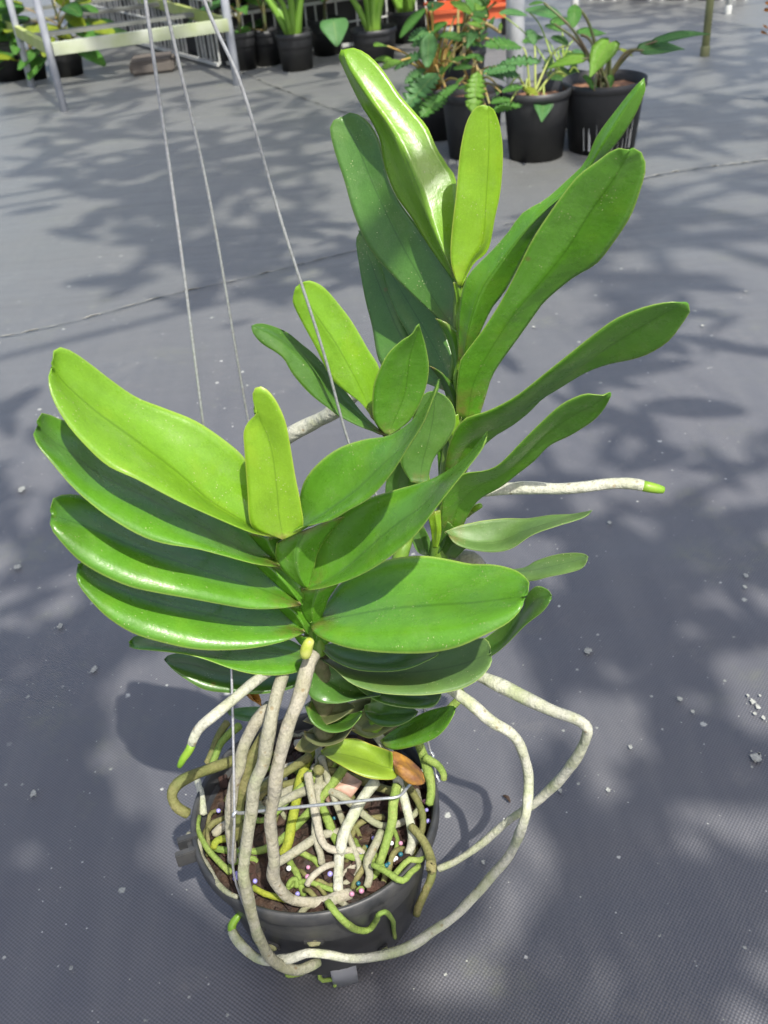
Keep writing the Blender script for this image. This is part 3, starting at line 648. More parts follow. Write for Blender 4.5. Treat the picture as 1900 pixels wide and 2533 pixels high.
blade(fo, '7', [180,290, 230,250, 300,270, 360,300], [160,330, 240,340, 310,330, 365,310], [100,380, 180,405, 260,385, 340,340], .50, .49, .01, -.01, .003, OB, name='old_leaf_base')
blade(fo, '7', [110,430, 180,440, 260,420, 330,375, 372,350], [110,445, 200,465, 280,445, 375,360], [105,470, 190,510, 290,490, 340,440, 378,370], .505, .49, .01, -.01, .003, OB, name='old_leaf_base')
blade(fo, '7', [330,300, 420,260, 520,280, 640,300], [330,360, 440,380, 540,370, 650,320], [350,430, 450,470, 560,420, 660,350], .535, .53, .01, -.01, .003, OB, name='old_leaf_base')
blade(fo, '6', [570,190, 600,190, 640,260, 700,300, 780,370], [570,205, 640,300, 720,400, 810,440], [590,250, 650,300, 740,420, 830,500], .53, .52, .004, -.004, .002, YO, name='old_leaf_base', label='yellow-orange old leaf seen behind the left root')
blade(fo, '6', [540,520, 640,500, 760,490, 860,500], [545,540, 660,560, 760,570, 850,570], [550,560, 640,600, 740,610, 840,600], .55, .53, .01, -.01, .002, 'dark', name='leaf')
# dry pale sheath on the bark
blade(fo, '7', [205,760, 230,705, 270,660, 312,640, 360,662, 402,690], [208,765, 270,725, 330,712, 404,694], [215,790, 260,815, 320,800, 370,750, 405,702], .520, .517, .01, -.008, -.004, M_dry, name='dry_sheath')
stem(fo, [(806, 1815, .506), (800, 1740, .504), (792, 1680, .500), (782, 1620, .497)], .0088, .0080, M_sheath, 'old_stem')
stem(fo, [(950, 1800, .552), (960, 1740, .552), (985, 1680, .552), (1005, 1620, .554)], .0105, .0098, M_sheath, 'old_stem')
blade(fo, '7', [60,520, 120,440, 200,400, 300,400], [90,540, 170,470, 240,430, 310,420], [140,545, 210,500, 270,470, 320,440], .515, .50, .006, -.008, .003, OB, name='old_leaf_base')
blade(fo, '7', [330,420, 400,330, 470,290, 560,270], [380,430, 450,370, 520,330, 580,300], [430,440, 500,420, 570,370, 600,320], .53, .525, .006, -.008, .003, OB, name='old_leaf_base')
blade(fo, '7', [170,250, 190,290, 260,330, 330,345, 400,330], [150,270, 190,350, 280,385, 350,375, 405,335], [110,300, 150,390, 240,440, 340,420, 408,342], .498, .482, .010, -.014, .004, 'deep')
blade(fo, '7', [420,300, 480,280, 560,285, 640,300, 690,330], [420,330, 490,345, 560,345, 630,345, 690,334], [425,360, 480,400, 560,410, 640,385, 688,340], .522, .505, .010, -.014, .004, 'deep')
# bud under the crown
bm = bmesh.new(); tube_into(bm, [PY(*cv('3', x, y), .455) for x, y in ((1490, 1625), (1480, 1640), (1472, 1660), (1466, 1685), (1463, 1705), (1463, 1716))], [.0026, .0034, .0038, .0040, .0034, .0015], 12)
bobj('root_bud', bm, M_bud, fo, True)
bm = bmesh.new()
tube_into(bm, resample([PY(*cv('3', 1440, 1330), .488), PY(*cv('3', 1480, 1450), .490), PY(*cv('3', 1510, 1590), .490), PY(*cv('3', 1520, 1700), .485)], 20), [.0075 - .00008 * i for i in range(20)], 14, lump=.08)
bobj('stem', bm, M_stemg, fo, True)

# aerial roots of the front orchid
root(fo, '6', [900,190,.475, 860,215,.468, 720,320,.452, 560,440,.440, 430,560,.432, 310,680,.428, 240,835,.424, 180,910,.422, 135,985,.420], .0037, .0030, 'white', tip=.15, label='thick white aerial root with a green tip, left of the pot')
root(fo, '6', [1010,180,.472, 980,280,.466, 950,380,.460, 920,500,.452, 870,720,.442, 830,950,.436, 760,1150,.430, 735,1400,.424, 695,1640,.420], .0045, .0040, 'greywhite',
     join=('8', [424,215,.413, 432,310,.410, 455,430,.410, 495,550,.412, 545,650,.414, 605,700,.415, 690,722,.416, 760,702,.418, 800,688,.424]), label='long grey-green root hanging down in front of the pot')
root(fo, '6', [1250,60,.472, 1200,160,.464, 1130,400,.452, 1050,620,.444, 985,850,.438, 935,1050,.434, 920,1250,.432, 905,1450,.430, 900,1650,.428],
     .0047, .0043, 'tan', join=('8', [574,160,.427, 592,270,.428, 640,350,.429, 720,374,.431, 830,372,.433, 900,345,.436, 962,332,.440]), label='thickest beige root, curving along the front rim of the pot')
root(fo, '6', [890,480,.50, 820,560,.494, 740,680,.486, 660,860,.478, 640,1000,.472, 590,1150,.468, 565,1400,.462, 580,1600,.458, 590,1760,.456], .0044, .0036, 'tan')
root(fo, '6', [850,720,.492, 780,860,.482, 700,1010,.476, 660,1200,.470, 625,1400,.468, 600,1560,.466], .0046, .0040, 'olive')
root(fo, '6', [700,870,.52, 580,930,.505, 400,1000,.495, 250,1060,.485, 130,1130,.478, 85,1215,.474, 125,1310,.470, 215,1370,.468], .0040, .0042, 'olive')
root(fo, '6', [1240,800,-.16, 1190,940,-.155, 1120,1150,-.147, 1080,1400,-.140, 1050,1600,-.132, 990,1700,-.126], .0042, .0040, 'yellow')
root(fo, '6', [1290,800,-.165, 1300,1000,-.158, 1290,1200,-.15, 1270,1400,-.143, 1265,1550,-.138, 1310,1700,-.130, 1320,1780,-.125], .0036, .0026, 'greywhite')
root(fo, '7', [280,265,-.21, 330,290,-.205, 420,385,-.195, 500,480,-.185, 560,600,-.172, 600,720,-.160, 640,840,-.150, 670,940,-.142, 665,1010,-.132, 640,1060,-.126], .0046, .0034, 'white', label='arching whitish root falling across the right side of the pot')
root(fo, '7', [590,700,-.165, 575,800,-.156, 565,900,-.148, 535,1000,-.140, 500,1110,-.130], .0038, .0036, 'green')
root(fo, '7', [655,920,-.150, 690,960,-.148, 730,1020,-.144, 757,1090,-.142, 765,1150,-.140], .0034, .0034, 'olive', join=('8', [1388,190,.487, 1378,260,.482, 1350,320,.476, 1325,380,.472, 1308,440,.470]))
root(fo, '7', [480,690,-.165, 400,790,-.153, 335,920,-.143, 300,1040,-.136], .0048, .0036, 'white', join=('8', [925,110,-.130, 908,140,-.129, 905,220,-.129, 900,310,-.130]))
root(fo, '7', [-40,1120,-.133, 40,1070,-.134, 120,1015,-.136, 200,965,-.137, 300,945,-.134], .0036, .0034, 'greywhite')
root(fo, '7', [520,870,-.128, 440,885,-.131, 380,920,-.131, 350,980,-.126], .0026, .0026, 'olive')
# long loops out to the right
root(fo, '7', [760,150,.52, 860,215,.515, 960,285,.505, 1060,370,.497, 1150,440,.492, 1225,530,.492, 1262,640,.490, 1262,760,.482, 1235,900,.470, 1170,1060,.472], .0042, .0036, 'white',
     join=('8', [1620,320,.462, 1530,420,.450, 1420,495,.440, 1280,590,.430, 1130,650,.4215, 980,662,.4165, 850,648,.417, 750,642,.417, 660,668,.418, 560,680,.420, 490,672,.425, 420,615,.434, 372,540,.445, 368,495,.450, 405,440,.455]), tip=.028, label='long pale green root looping right and round the foot of the pot')
root(fo, '7', [900,120,.53, 1000,150,.525, 1100,190,.515, 1250,260,.500, 1400,325,.488, 1500,368,.482, 1555,410,.478, 1562,450,.478, 1530,530,.480, 1450,640,.484, 1330,770,.49, 1180,870,.492, 1080,960,.494, 960,1055,.492, 800,1141,.490], .0050, .0030, 'white', label='long whitish root with a sharp elbow, reaching furthest right')
# small roots over the rim and along it
root(fo, '8', [850,385,10.002, 900,440,10.003, 950,480,10.003, 1000,510,10.003, 1055,520,10.003, 1090,480,10.006, 1120,438,10.009, 1160,430,10.008, 1190,480,10.004, 1202,555,10.002], .0028, .0016, 'green')
root(fo, '8', [138,28,.50, 170,50,.495, 190,95,.487, 195,135,.482, 240,200,.466, 290,285,.448, 340,335,.438, 388,354,.432], .0028, .0018, 'greywhite')
root(fo, '6', [290,1100,-.137, 310,1200,-.138, 340,1370,-.132], .0030, .0030, 'white')
root(fo, '6', [300,1400,-.132, 300,1500,-.134, 370,1650,-.134, 480,1780,-.132, 560,1850,-.130], .0022, .0024, 'green')
root(fo, '8', [470,300,-.130, 530,340,-.131, 620,362,-.130, 700,380,-.128], .0024, .0024, 'yellow')
root(fo, '8', [1085,185,-.145, 1150,225,-.146, 1215,270,-.145, 1250,265,-.144, 1280,220,-.142, 1320,180,-.138], .0024, .0022, 'green')
root(fo, '8', [1190,240,-.137, 1240,190,-.139, 1280,160,-.140, 1320,170,-.137, 1335,145,-.132], .0022, .0022, 'green')
root(fo, '8', [1130,10,-.140, 1090,100,-.137, 1060,170,-.134, 1070,240,-.130, 1050,300,-.126], .0032, .0030, 'greywhite')
root(fo, '7', [690,480,-.165, 720,560,-.157, 745,640,-.150, 760,720,-.143, 750,800,-.138], .0040, .0036, 'green')
root(fo, '7', [730,560,-.165, 790,600,-.158, 820,650,-.150, 822,685,-.146], .0032, .0026, 'green')
root(fo, '7', [880,200,.56, 920,240,.555, 860,310,.552, 800,370,.548, 760,420,.545], .0040, .0030, 'green')
root(fo, '6', [640,650,-.15, 560,720,-.142, 490,800,-.138, 440,900,-.134, 400,1000,-.130, 380,1100,-.127], .0036, .0030, 'green')
root(fo, '6', [540,620,-.15, 480,720,-.14, 420,850,-.135, 370,960,-.13], .0034, .0030, 'olive')
root(fo, '6', [1100,800,-.152, 1180,790,-.154, 1260,780,-.156, 1340,760,-.155], .0036, .0036, 'tan')
root(fo, '6', [990,1020,-.135, 1080,990,-.138, 1160,960,-.138], .0040, .0034, 'tan')
root(fo, '6', [430,1540,-.130, 480,1490,-.131, 560,1440,-.130], .0034, .0036, 'tan')
root(fo, '6', [420,1660,-.129, 440,1600,-.131, 520,1570,-.130], .0028, .0032, 'yellow')
root(fo, '8', [745,290,-.129, 770,250,-.132, 830,205,-.133, 880,185,-.131], .0024, .0024, 'tan')
root(fo, '8', [650,300,-.128, 665,265,-.131, 690,260,-.130, 690,300,-.127], .0020, .0020, 'green')
root(fo, '8', [640,745,-.012, 660,752,-.008, 720,740,-.010, 800,700,-.014, 870,700,-.016], .0022, .0020, 'green')
root(fo, '8', [810,720,-.014, 812,780,-.010, 880,770,-.010, 886,805,-.006], .0018, .0018, 'green')
random.seed(21)
for i in range(15):   # thick roots fanning from the neck out and down to the rim
    a = -PI * .5 + random.uniform(-2.5, 2.5); c0_ = PC + Vector((.012 + random.uniform(-.02, .02), .018 + random.uniform(-.015, .015), 0)); P0 = c0_ + Vector((0, 0, random.uniform(.145, .175)))
    r1_ = random.uniform(.055, .092); e1 = PC + Vector((math.cos(a) * r1_, math.sin(a) * r1_, 0)); m1 = P0.lerp(e1, .35); m2 = P0.lerp(e1, .7); sw = Vector((-math.sin(a), math.cos(a), 0)) * random.uniform(-.030, .030)
    pts = [P0, Vector((m1.x, m1.y, random.uniform(.138, .155))) + sw * .6, Vector((m2.x, m2.y, random.uniform(.127, .138))) + sw, Vector((e1.x, e1.y, random.uniform(.124, .131)))]
    a2 = a + random.choice((-1, 1)) * random.uniform(.15, .5); pts.append(PC + Vector((math.cos(a2) * min(.090, r1_ + .004), math.sin(a2) * min(.090, r1_ + .004), .119)))
    q = resample(pts, 26); rr = random.uniform(.0028, .0044); bm = bmesh.new(); tube_into(bm, q, [rr * (1.1 - .35 * k / 25) * (1 + .18 * noise.noise(Vector((k * .3, i * 7.1, 0)))) for k in range(26)], 9, lump=.15)
    bobj('aerial_root', bm, RM[random.choice(('green', 'olive', 'tan', 'green', 'olive', 'greywhite'))], fo, True)
for i in range(34):   # tangle lying on and in the bark
    a = random.uniform(0, 2 * PI); r = random.uniform(.035, .088); p = PC + Vector((math.cos(a) * r, math.sin(a) * r, .122))
    hd = random.uniform(0, 6.28) if r < .06 else a + PI / 2 * random.choice((-1, 1)); pts = [p + Vector((0, 0, -.004))]; L = random.uniform(.015, .05); z = .125
    for k in range(4):
        hd += random.uniform(-.6, .6); p = p + Vector((math.cos(hd), math.sin(hd), 0)) * L / 4; d = (p - PC); d.z = 0
        if d.length > .089: p = PC + d.normalized() * .089
        p.z = .125 + random.uniform(-.001, .006); pts.append(p.copy())
    pts.append(p + Vector((math.cos(hd) * .006, math.sin(hd) * .006, -.008)))
    q = resample(pts, 14); rr = random.uniform(.0018, .0030); bm = bmesh.new(); tube_into(bm, q, rr, 8, lump=.15)
    bobj('aerial_root', bm, RM[random.choice(('green', 'olive', 'olive', 'green', 'greywhite'))], fo, True)

# ------------------------------------------------------------------ SMALL MIDDLE ORCHID
mo = empty('orchid_plant', PZ(940, 1800, .12), 'small middle orchid fan between the broad front orchid and the tall one', 'orchid')
blade(mo, '4', [600,722, 540,640, 460,580, 400,520, 330,380, 270,270, 230,185, 232,145, 242,112],
      [602,722, 560,620, 500,500, 420,360, 330,230, 280,150, 256,106],
      [604,722, 600,650, 598,600, 625,490, 570,390, 500,270, 440,190, 380,120, 330,88, 295,82, 262,98],
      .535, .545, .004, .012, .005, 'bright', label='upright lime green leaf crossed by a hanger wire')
blade(mo, '4', [655,785, 560,700, 450,560, 340,430, 270,370, 200,315, 110,280, 60,278, 42,286],
      [652,785, 540,720, 420,620, 330,500, 230,400, 140,335, 45,290],
      [650,787, 540,750, 440,700, 400,670, 310,600, 230,510, 180,430, 90,370, 50,325, 40,298],
      .540, .550, .022, .000, .005, 'deep', label='dark narrow leaf arching to the far left above a whitish root')
blade(mo, '4', [655,785, 600,720, 593,600, 610,520, 660,420, 720,360, 770,328, 790,298, 803,280],
      [665,785, 700,700, 740,600, 755,500, 765,420, 790,340, 804,282],
      [668,785, 735,745, 778,700, 830,590, 850,480, 835,380, 814,310, 806,282],
      .532, .510, .000, .006, .006, 'mid', label='cupped green leaf with a hooked tip in front of the tall orchid stem')
blade(mo, '4', [770,1000, 720,912, 750,820, 778,700, 795,630, 845,590, 882,588],
      [810,1005, 820,920, 850,800, 870,700, 880,592],
      [842,1010, 870,900, 930,820, 970,740, 966,665, 930,612, 884,588],
      .528, .535, .004, .006, .004, 'deep')
blade(mo, '4', [650,1130, 655,1000, 690,930, 720,905], [700,1100, 715,1000, 730,950, 735,915], [760,1080, 760,1000, 760,960, 740,920], .55, .54, 0, .004, .002, 'dark', name='leaf_sheath')
stem(mo, [(930, 1800, .53), (950, 1600, .535), (985, 1400, .54), (1015, 1290, .556), (1010, 1180, .556), (985, 1100, .552)], .006, .005, M_stemg)

# ------------------------------------------------------------------ TALL BACK ORCHID
bo = empty('orchid_plant', PZ(980, 1790, .12), 'tall upright orchid rising at the back, its long leaves reaching up and right', 'orchid')
stem(bo, [(960, 1790, .56), (1000, 1650, .565), (1060, 1480, .57), (1090, 1350, .575), (1108, 1200, .58), (1122, 1000, .594), (1137, 850, .598), (1140, 740, .600), (1140, 690, .598)], .0095, .0046, M_stemg)
# far left dark pair
blade(bo, '5', [560,1560, 400,1500, 300,1470, 240,1420, 210,1270, 180,1150, 150,980, 141,900, 155,862],
      [562,1565, 420,1440, 330,1300, 260,1140, 200,980, 157,866], [564,1570, 470,1400, 400,1250, 330,1120, 260,1000, 200,900, 160,864],
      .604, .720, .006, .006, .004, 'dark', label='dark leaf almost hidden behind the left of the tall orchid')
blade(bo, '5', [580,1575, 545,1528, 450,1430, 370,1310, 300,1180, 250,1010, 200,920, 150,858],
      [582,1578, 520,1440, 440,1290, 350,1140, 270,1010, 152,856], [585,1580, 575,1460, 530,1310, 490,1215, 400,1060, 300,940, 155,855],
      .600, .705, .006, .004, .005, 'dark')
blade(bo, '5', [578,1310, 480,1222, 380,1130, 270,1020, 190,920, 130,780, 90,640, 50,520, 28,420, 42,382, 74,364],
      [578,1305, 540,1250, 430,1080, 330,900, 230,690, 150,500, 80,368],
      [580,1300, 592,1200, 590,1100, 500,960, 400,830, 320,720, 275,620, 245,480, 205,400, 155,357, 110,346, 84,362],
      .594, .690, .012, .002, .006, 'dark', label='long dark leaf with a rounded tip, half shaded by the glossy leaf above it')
blade(bo, '5', [582,1088, 540,1040, 460,930, 380,800, 310,700, 265,580, 245,470, 210,390, 160,310, 110,210, 68,115, 64,90, 76,76],
      [584,1088, 560,1040, 480,860, 420,700, 350,530, 280,400, 200,290, 120,170, 92,100, 84,76],
      [586,1090, 575,1000, 572,880, 575,650, 540,580, 490,500, 450,410, 400,350, 330,270, 270,180, 210,110, 155,74, 120,66, 92,72],
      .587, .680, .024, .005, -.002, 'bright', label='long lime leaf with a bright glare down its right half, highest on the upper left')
blade(bo, '5', [582,1092, 556,1020, 549,950, 555,850, 575,680, 590,520, 615,400, 645,340, 670,318, 690,313],
      [592,1094, 640,980, 690,900, 705,700, 716,500, 716,400, 714,322],
      [600,1094, 650,1000, 712,940, 742,800, 766,680, 776,530, 766,420, 745,350, 728,324, 716,318],
      .583, .592, .003, .007, .003, 'lime', label='straight upright lime leaf at the centre of the tall orchid')
blade(bo, '5', [582,1440, 582,1300, 588,1180, 606,1090, 640,1030, 730,940, 800,860, 860,780, 960,720, 1050,640, 1130,560, 1180,450, 1260,340, 1340,240, 1385,197],
      [606,1450, 625,1300, 680,1120, 760,1000, 860,870, 970,760, 1110,640, 1200,490, 1300,330, 1386,215],
      [634,1430, 664,1330, 700,1250, 730,1190, 790,1110, 870,960, 930,850, 1050,710, 1150,590, 1250,500, 1340,370, 1391,250, 1388,205],
      .582, .530, .004, .000, -.006, 'mid', label='slender twisting leaf reaching to the highest pointed tip on the right')
blade(bo, '5', [572,1680, 576,1540, 588,1430, 610,1390, 700,1270, 780,1140, 850,1000, 900,900, 950,820, 1020,720, 1100,620, 1180,560, 1240,515, 1285,500, 1318,508],
      [625,1690, 655,1500, 800,1250, 930,1090, 1050,940, 1150,780, 1250,640, 1310,540, 1325,512],
      [668,1680, 700,1580, 738,1470, 850,1310, 900,1240, 960,1160, 1080,1060, 1180,1000, 1260,900, 1330,790, 1370,680, 1392,600, 1388,545, 1362,504, 1340,499],
      .580, .520, .004, .010, .006, 'mid', label='widest leaf of the tall orchid, reaching up right with a notched round tip')
blade(bo, '5', [520,1928, 541,1791, 598,1679, 700,1640, 780,1603, 850,1560, 950,1480, 1050,1400, 1150,1320, 1260,1240, 1380,1190, 1480,1168, 1550,1166],
      [565,1933, 617,1791, 800,1680, 920,1590, 1050,1490, 1200,1380, 1350,1285, 1480,1210, 1565,1170],
      [608,1919, 650,1839, 692,1788, 751,1738, 810,1704, 886,1645, 945,1586, 1012,1544, 1130,1473, 1231,1435, 1332,1414, 1408,1388, 1492,1334, 1551,1258, 1588,1199, 1578,1174],
      .575, .490, -.010, .006, .005, 'mid', label='long green leaf stretching furthest right')
blade(bo, '4', [905,1250, 905,1130, 925,1030, 1000,965, 1100,950, 1170,920, 1270,820, 1350,740, 1450,650, 1540,605, 1590,598, 1620,605, 1645,606, 1675,590],
      [950,1255, 980,1120, 1060,1030, 1180,970, 1280,890, 1380,790, 1500,700, 1600,650, 1676,594],
      [990,1240, 1030,1150, 1080,1080, 1180,1022, 1260,960, 1330,905, 1400,835, 1500,785, 1600,720, 1650,665, 1678,612],
      .572, .500, -.010, .006, .005, 'mid', label='dark green leaf just above the right-pointing white root')
blade(bo, '4', [925,1225, 985,1200, 1050,1185, 1100,1175, 1200,1165, 1300,1165, 1400,1150, 1500,1145, 1560,1135, 1592,1129],
      [935,1234, 1000,1262, 1080,1278, 1180,1268, 1280,1225, 1400,1185, 1500,1160, 1594,1131],
      [935,1236, 970,1282, 1050,1310, 1150,1320, 1230,1302, 1320,1242, 1430,1202, 1540,1168, 1580,1145, 1594,1132],
      .556, .530, .016, -.010, .004, 'grey', label='greyish leaf just below the right-pointing white root')
blade(bo, '4', [1180,1400, 1280,1390, 1340,1358, 1430,1330, 1510,1322, 1560,1328, 1575,1342],
      [1180,1410, 1300,1405, 1450,1375, 1576,1344], [1180,1440, 1310,1452, 1400,1432, 1480,1416, 1550,1392, 1576,1346],
      .56, .535, .012, -.008, .003, 'grey', label='small grey-green leaf with a squarish tip at the right')
blade(bo, '4', [1050,1750, 1150,1680, 1270,1580, 1290,1520, 1340,1475, 1390,1490, 1408,1515],
      [1055,1790, 1180,1720, 1280,1600, 1350,1530, 1408,1520], [1060,1830, 1140,1790, 1200,1742, 1290,1652, 1370,1590, 1412,1530],
      .56, .530, .012, -.012, .008, 'deep', label='folded dark leaf with yellow flecks poking out right, low down')
blade(bo, '4', [870,1330, 905,1240, 925,1180, 960,1200], [920,1340, 950,1290, 985,1260, 985,1230], [970,1350, 1010,1310, 1030,1290, 1000,1240], .57, .565, 0, 0, -.004, 'deep', name='leaf_sheath')
blade(bo, '4', [840,1000, 880,1080, 905,1150, 900,1250, 880,1330], [900,980, 930,1080, 935,1160, 930,1250, 890,1330], [975,900, 1000,1000, 985,1100, 970,1200, 900,1335], .574, .568, .002, .002, -.005, 'deep', name='leaf_sheath')
blade(bo, '4', [840,1150, 850,1180, 860,1230, 868,1300], [880,1130, 885,1180, 890,1230, 880,1300], [903,1130, 906,1190, 905,1240, 890,1300], .556, .556, 0, 0, -.004, 'lime', name='leaf_sheath', label='yellow-green base with brown rings')
blade(bo, '4', [755,1200, 770,1260, 800,1320, 850,1340], [800,1200, 815,1260, 830,1310, 865,1338], [820,1190, 850,1250, 870,1300, 880,1336], .58, .575, 0, 0, .003, 'dark', name='leaf_sheath')
blade(bo, '4', [930,800, 935,900, 945,980, 900,1000], [960,780, 960,880, 960,940, 915,990], [1000,700, 990,800, 975,880, 925,980], .578, .572, 0, 0, -.004, 'deep', name='leaf_sheath')
blade(bo, '4', [925,720, 935,800, 950,860, 965,900], [945,700, 960,800, 970,850, 980,900], [985,690, 995,780, 990,850, 985,905], .577, .574, 0, 0, -.004, 'bright', name='leaf_sheath')
blade(bo, '4', [880,255, 925,330, 955,430, 965,520, 985,600], [930,270, 965,360, 980,450, 985,540, 992,610], [990,320, 1003,400, 1003,470, 1000,550, 1000,615], .590, .590, .004, -.002, -.003, 'mid', name='leaf_sheath')
blade(bo, '4', [850,470, 900,540, 930,620, 935,700, 960,760], [910,500, 945,570, 965,640, 970,710, 975,770], [975,560, 995,620, 1000,690, 995,740, 985,780], .590, .588, .004, -.002, -.003, 'deep', name='leaf_sheath')
blade(bo, '4', [880,800, 890,900, 895,1000, 905,1100], [930,790, 935,890, 930,1000, 925,1110], [985,790, 985,880, 965,1000, 945,1115], .586, .582, .004, -.002, -.003, 'mid', name='leaf_sheath')
blade(bo, '4', [835,1330, 850,1390, 880,1450, 900,1500], [900,1330, 910,1390, 915,1450, 920,1500], [980,1320, 975,1380, 960,1440, 945,1500], .584, .580, .004, -.002, -.003, 'deep', name='leaf_sheath')
blade(mo, '4', [600,720, 640,790, 690,860, 740,920], [650,740, 690,810, 730,870, 760,930], [740,760, 770,820, 790,880, 785,940], .545, .545, .004, .0, -.003, 'deep', name='leaf_sheath')
blade(mo, '4', [720,900, 740,1000, 770,1080, 800,1160], [770,910, 790,1000, 810,1080, 825,1165], [850,960, 860,1030, 860,1100, 850,1170], .548, .548, .004, .0, -.003, 'mid', name='leaf_sheath')
# stem-side leaf-base ribs running up the stem
blade(bo, '5', [575,1300, 580,1400, 560,1500, 585,1600], [590,1300, 588,1400, 575,1500, 592,1600], [600,1290, 598,1400, 598,1500, 600,1600], .585, .583, 0, 0, -.003, 'bright', name='leaf_sheath')
blade(bo, '5', [560,1080, 575,1160, 572,1240, 580,1320], [580,1075, 590,1160, 588,1240, 590,1320], [598,1085, 604,1160, 598,1240, 598,1320], .586, .585, 0, 0, -.003, 'bright', name='leaf_sheath')
# roots
root(bo, 's', [1130,1235,.580, 1190,1213,.574, 1280,1207,.566, 1380,1207,.560, 1480,1200,.555, 1560,1194,.552, 1600,1197,.550, 1643,1207,.549], .0050, .0036, 'white', tip=.075, label='pale root with a green tip pointing straight right')
root(bo, 's', [900,960,.62, 820,1022,.64, 780,1042,.65, 715,1078,.66, 690,1092,.665], .0058, .0058, 'white', lump=.08, label='short whitish root crossing behind the hanger wires at left')
root(bo, 's', [1150,1275,.58, 1175,1256,.576, 1190,1248,.574], .0032, .0026, 'green', tip=.4)
root(bo, '4', [960,1360,.585, 1020,1345,.580, 1050,1355,.578, 1075,1385,.576, 1080,1430,.57], .0052, .0050, 'tan')

# ------------------------------------------------------------------ BACKGROUND: nursery pots
def nursery_pot(px, py, dia_px, h_px, label, group, wid=None, soil=True, tap=.82, streaks=False, cat='pot'):
    """px,py = pixel of the pot's base front; dia_px = top width; h_px = visible wall height"""
    g0 = PZ(px, py, 0); dist = (g0 - EYE).dot(FW); R = dia_px * dist / FPX / 2
    c = g0 + Vector((0, R * tap, 0)); H = h_px * dist / FPX * 1.02
    e = empty('nursery_pot', c, label, cat, group); bm = bmesh.new()
    lathe_into(bm, [(0, .004), (R * tap * .97, .004), (R * tap, 0), (R * .97, H - .025), (R * .975, H - .022), (R * 1.02, H - .020), (R * 1.03, H), (R * 1.00, H), (R * .95, H - .03), (R * .93, H - .06), (0, H - .06)], c, 40)
    bobj('pot_wall', bm, M_potbg, e, True)
    bm = bmesh.new(); lathe_into(bm, [(0, H - .015), (R * .5, H - .02), (R * .945, H - .029)], c, 24)
    for v in bm.verts: v.co.z += .006 * noise.noise(v.co * 40)
    bobj('soil', bm, M_soilbg, e, True)
    if streaks:
        for k in range(13):
            a = math.radians(225 + k * 7.2 + random.uniform(-3, 3)); hh = random.uniform(.03, .09); dw = random.uniform(.005, .022); bm = bmesh.new()
            r1 = R * (tap + (.97 - tap) * hh / H) + .001; r0 = R * tap + .001; vs = []
            for z, r in ((.012, r0 + .001), (hh, r1)):
                for da in (-dw if z < .02 else -dw * .4, dw if z < .02 else dw * .5): vs.append(bm.verts.new(c + Vector((math.cos(a + da) * r, math.sin(a + da) * r, z))))
            bm.faces.new((vs[0], vs[1], vs[3], vs[2])); bobj('lime_streak', bm, M_white, e)
    return c, R, H
NP = 'black nursery pots standing on the ground cloth'
def bleaf(parent, b, t, width, mat, kind='arrow', side=None, name='leaf', cup=.12, droop=.10):
    """single background leaf from base point b to tip t"""
    b = Vector(b); t = Vector(t); ax = t - b; L = ax.length; ax.normalize()
    if kind in ('arrow', 'lobed'): width = min(width, L * .58)
    elif kind == 'long': width = min(width, L * .42)
    if side is None: side = ax.cross(Vector((0, -.45, .9)))
    if side.length < .05: side = Vector((1, 0, 0))
    side = (side - ax * side.dot(ax)).normalized(); nrm = side.cross(ax).normalized()
    if nrm.z < 0: nrm = -nrm
    n = 48 if kind == 'lobed' else 18; bm = bmesh.new(); uvl = bm.loops.layers.uv.new('UVMap'); rows = []
    for i in range(n + 1):
        s = i / n
        if kind == 'arrow': wv = math.sin(PI * min(1, s * .80 + .16)) ** .9 * (1.12 - .72 * s) * (1 if s > .02 else .5)
        elif kind == 'long': wv = math.sin(PI * (s * .94 + .03)) ** .7
        elif kind == 'lobed':
            env = math.sin(PI * (s * .88 + .10)) ** .7; teeth = abs(math.sin(s * PI * 7.5)); wv = env * (.30 + .70 * teeth ** .6)
        elif kind == 'heart': wv = math.sqrt(max(0, math.sin(PI * s ** .62))) * (1.15 - .6 * s)
        else: wv = math.sin(PI * s)
        wd = width / 2 * max(wv, .02); back = 0
        if kind in ('arrow', 'heart') and s < .2: back = -.12 * L * (1 - s / .2) * 1.0
        m_ = b + ax * (s * L) - Vector((0, 0, 1)) * (droop * L * s * s) + nrm * (.03 * L * math.sin(s * PI))
        off = ax * (L * .12 * (1 if kind == 'lobed' else 0))
        l_ = m_ - side * wd + nrm * (cup * wd) + ax * back + off; r_ = m_ + side * wd + nrm * (cup * wd) + ax * back + off
        ml = m_.lerp(l_, .5) + nrm * (cup * wd * .15); mr = m_.lerp(r_, .5) + nrm * (cup * wd * .15)
        rows.append([bm.verts.new(p) for p in (l_, ml, m_, mr, r_)])
    for i in range(n):
        for k in range(4):
            f = bm.faces.new((rows[i][k], rows[i][k + 1], rows[i + 1][k + 1], rows[i + 1][k]))
            for l, c in zip(f.loops, ((k / 4, i / n), ((k + 1) / 4, i / n), ((k + 1) / 4, (i + 1) / n), (k / 4, (i + 1) / n))): l[uvl].uv = c
    ext = bmesh.ops.solidify(bm, geom=bm.faces[:], thickness=.0009)
    return bobj(name, bm, BL[mat], parent, True)
def stalk(parent, pts, r0, r1, mat=None, name='leaf_stalk', n=14):
    q = resample([Vector(p) for p in pts], n); bm = bmesh.new(); tube_into(bm, q, [r0 + (r1 - r0) * i / (n - 1) for i in range(n)], 7)
    return bobj(name, bm, mat or M_petiole, parent, True)
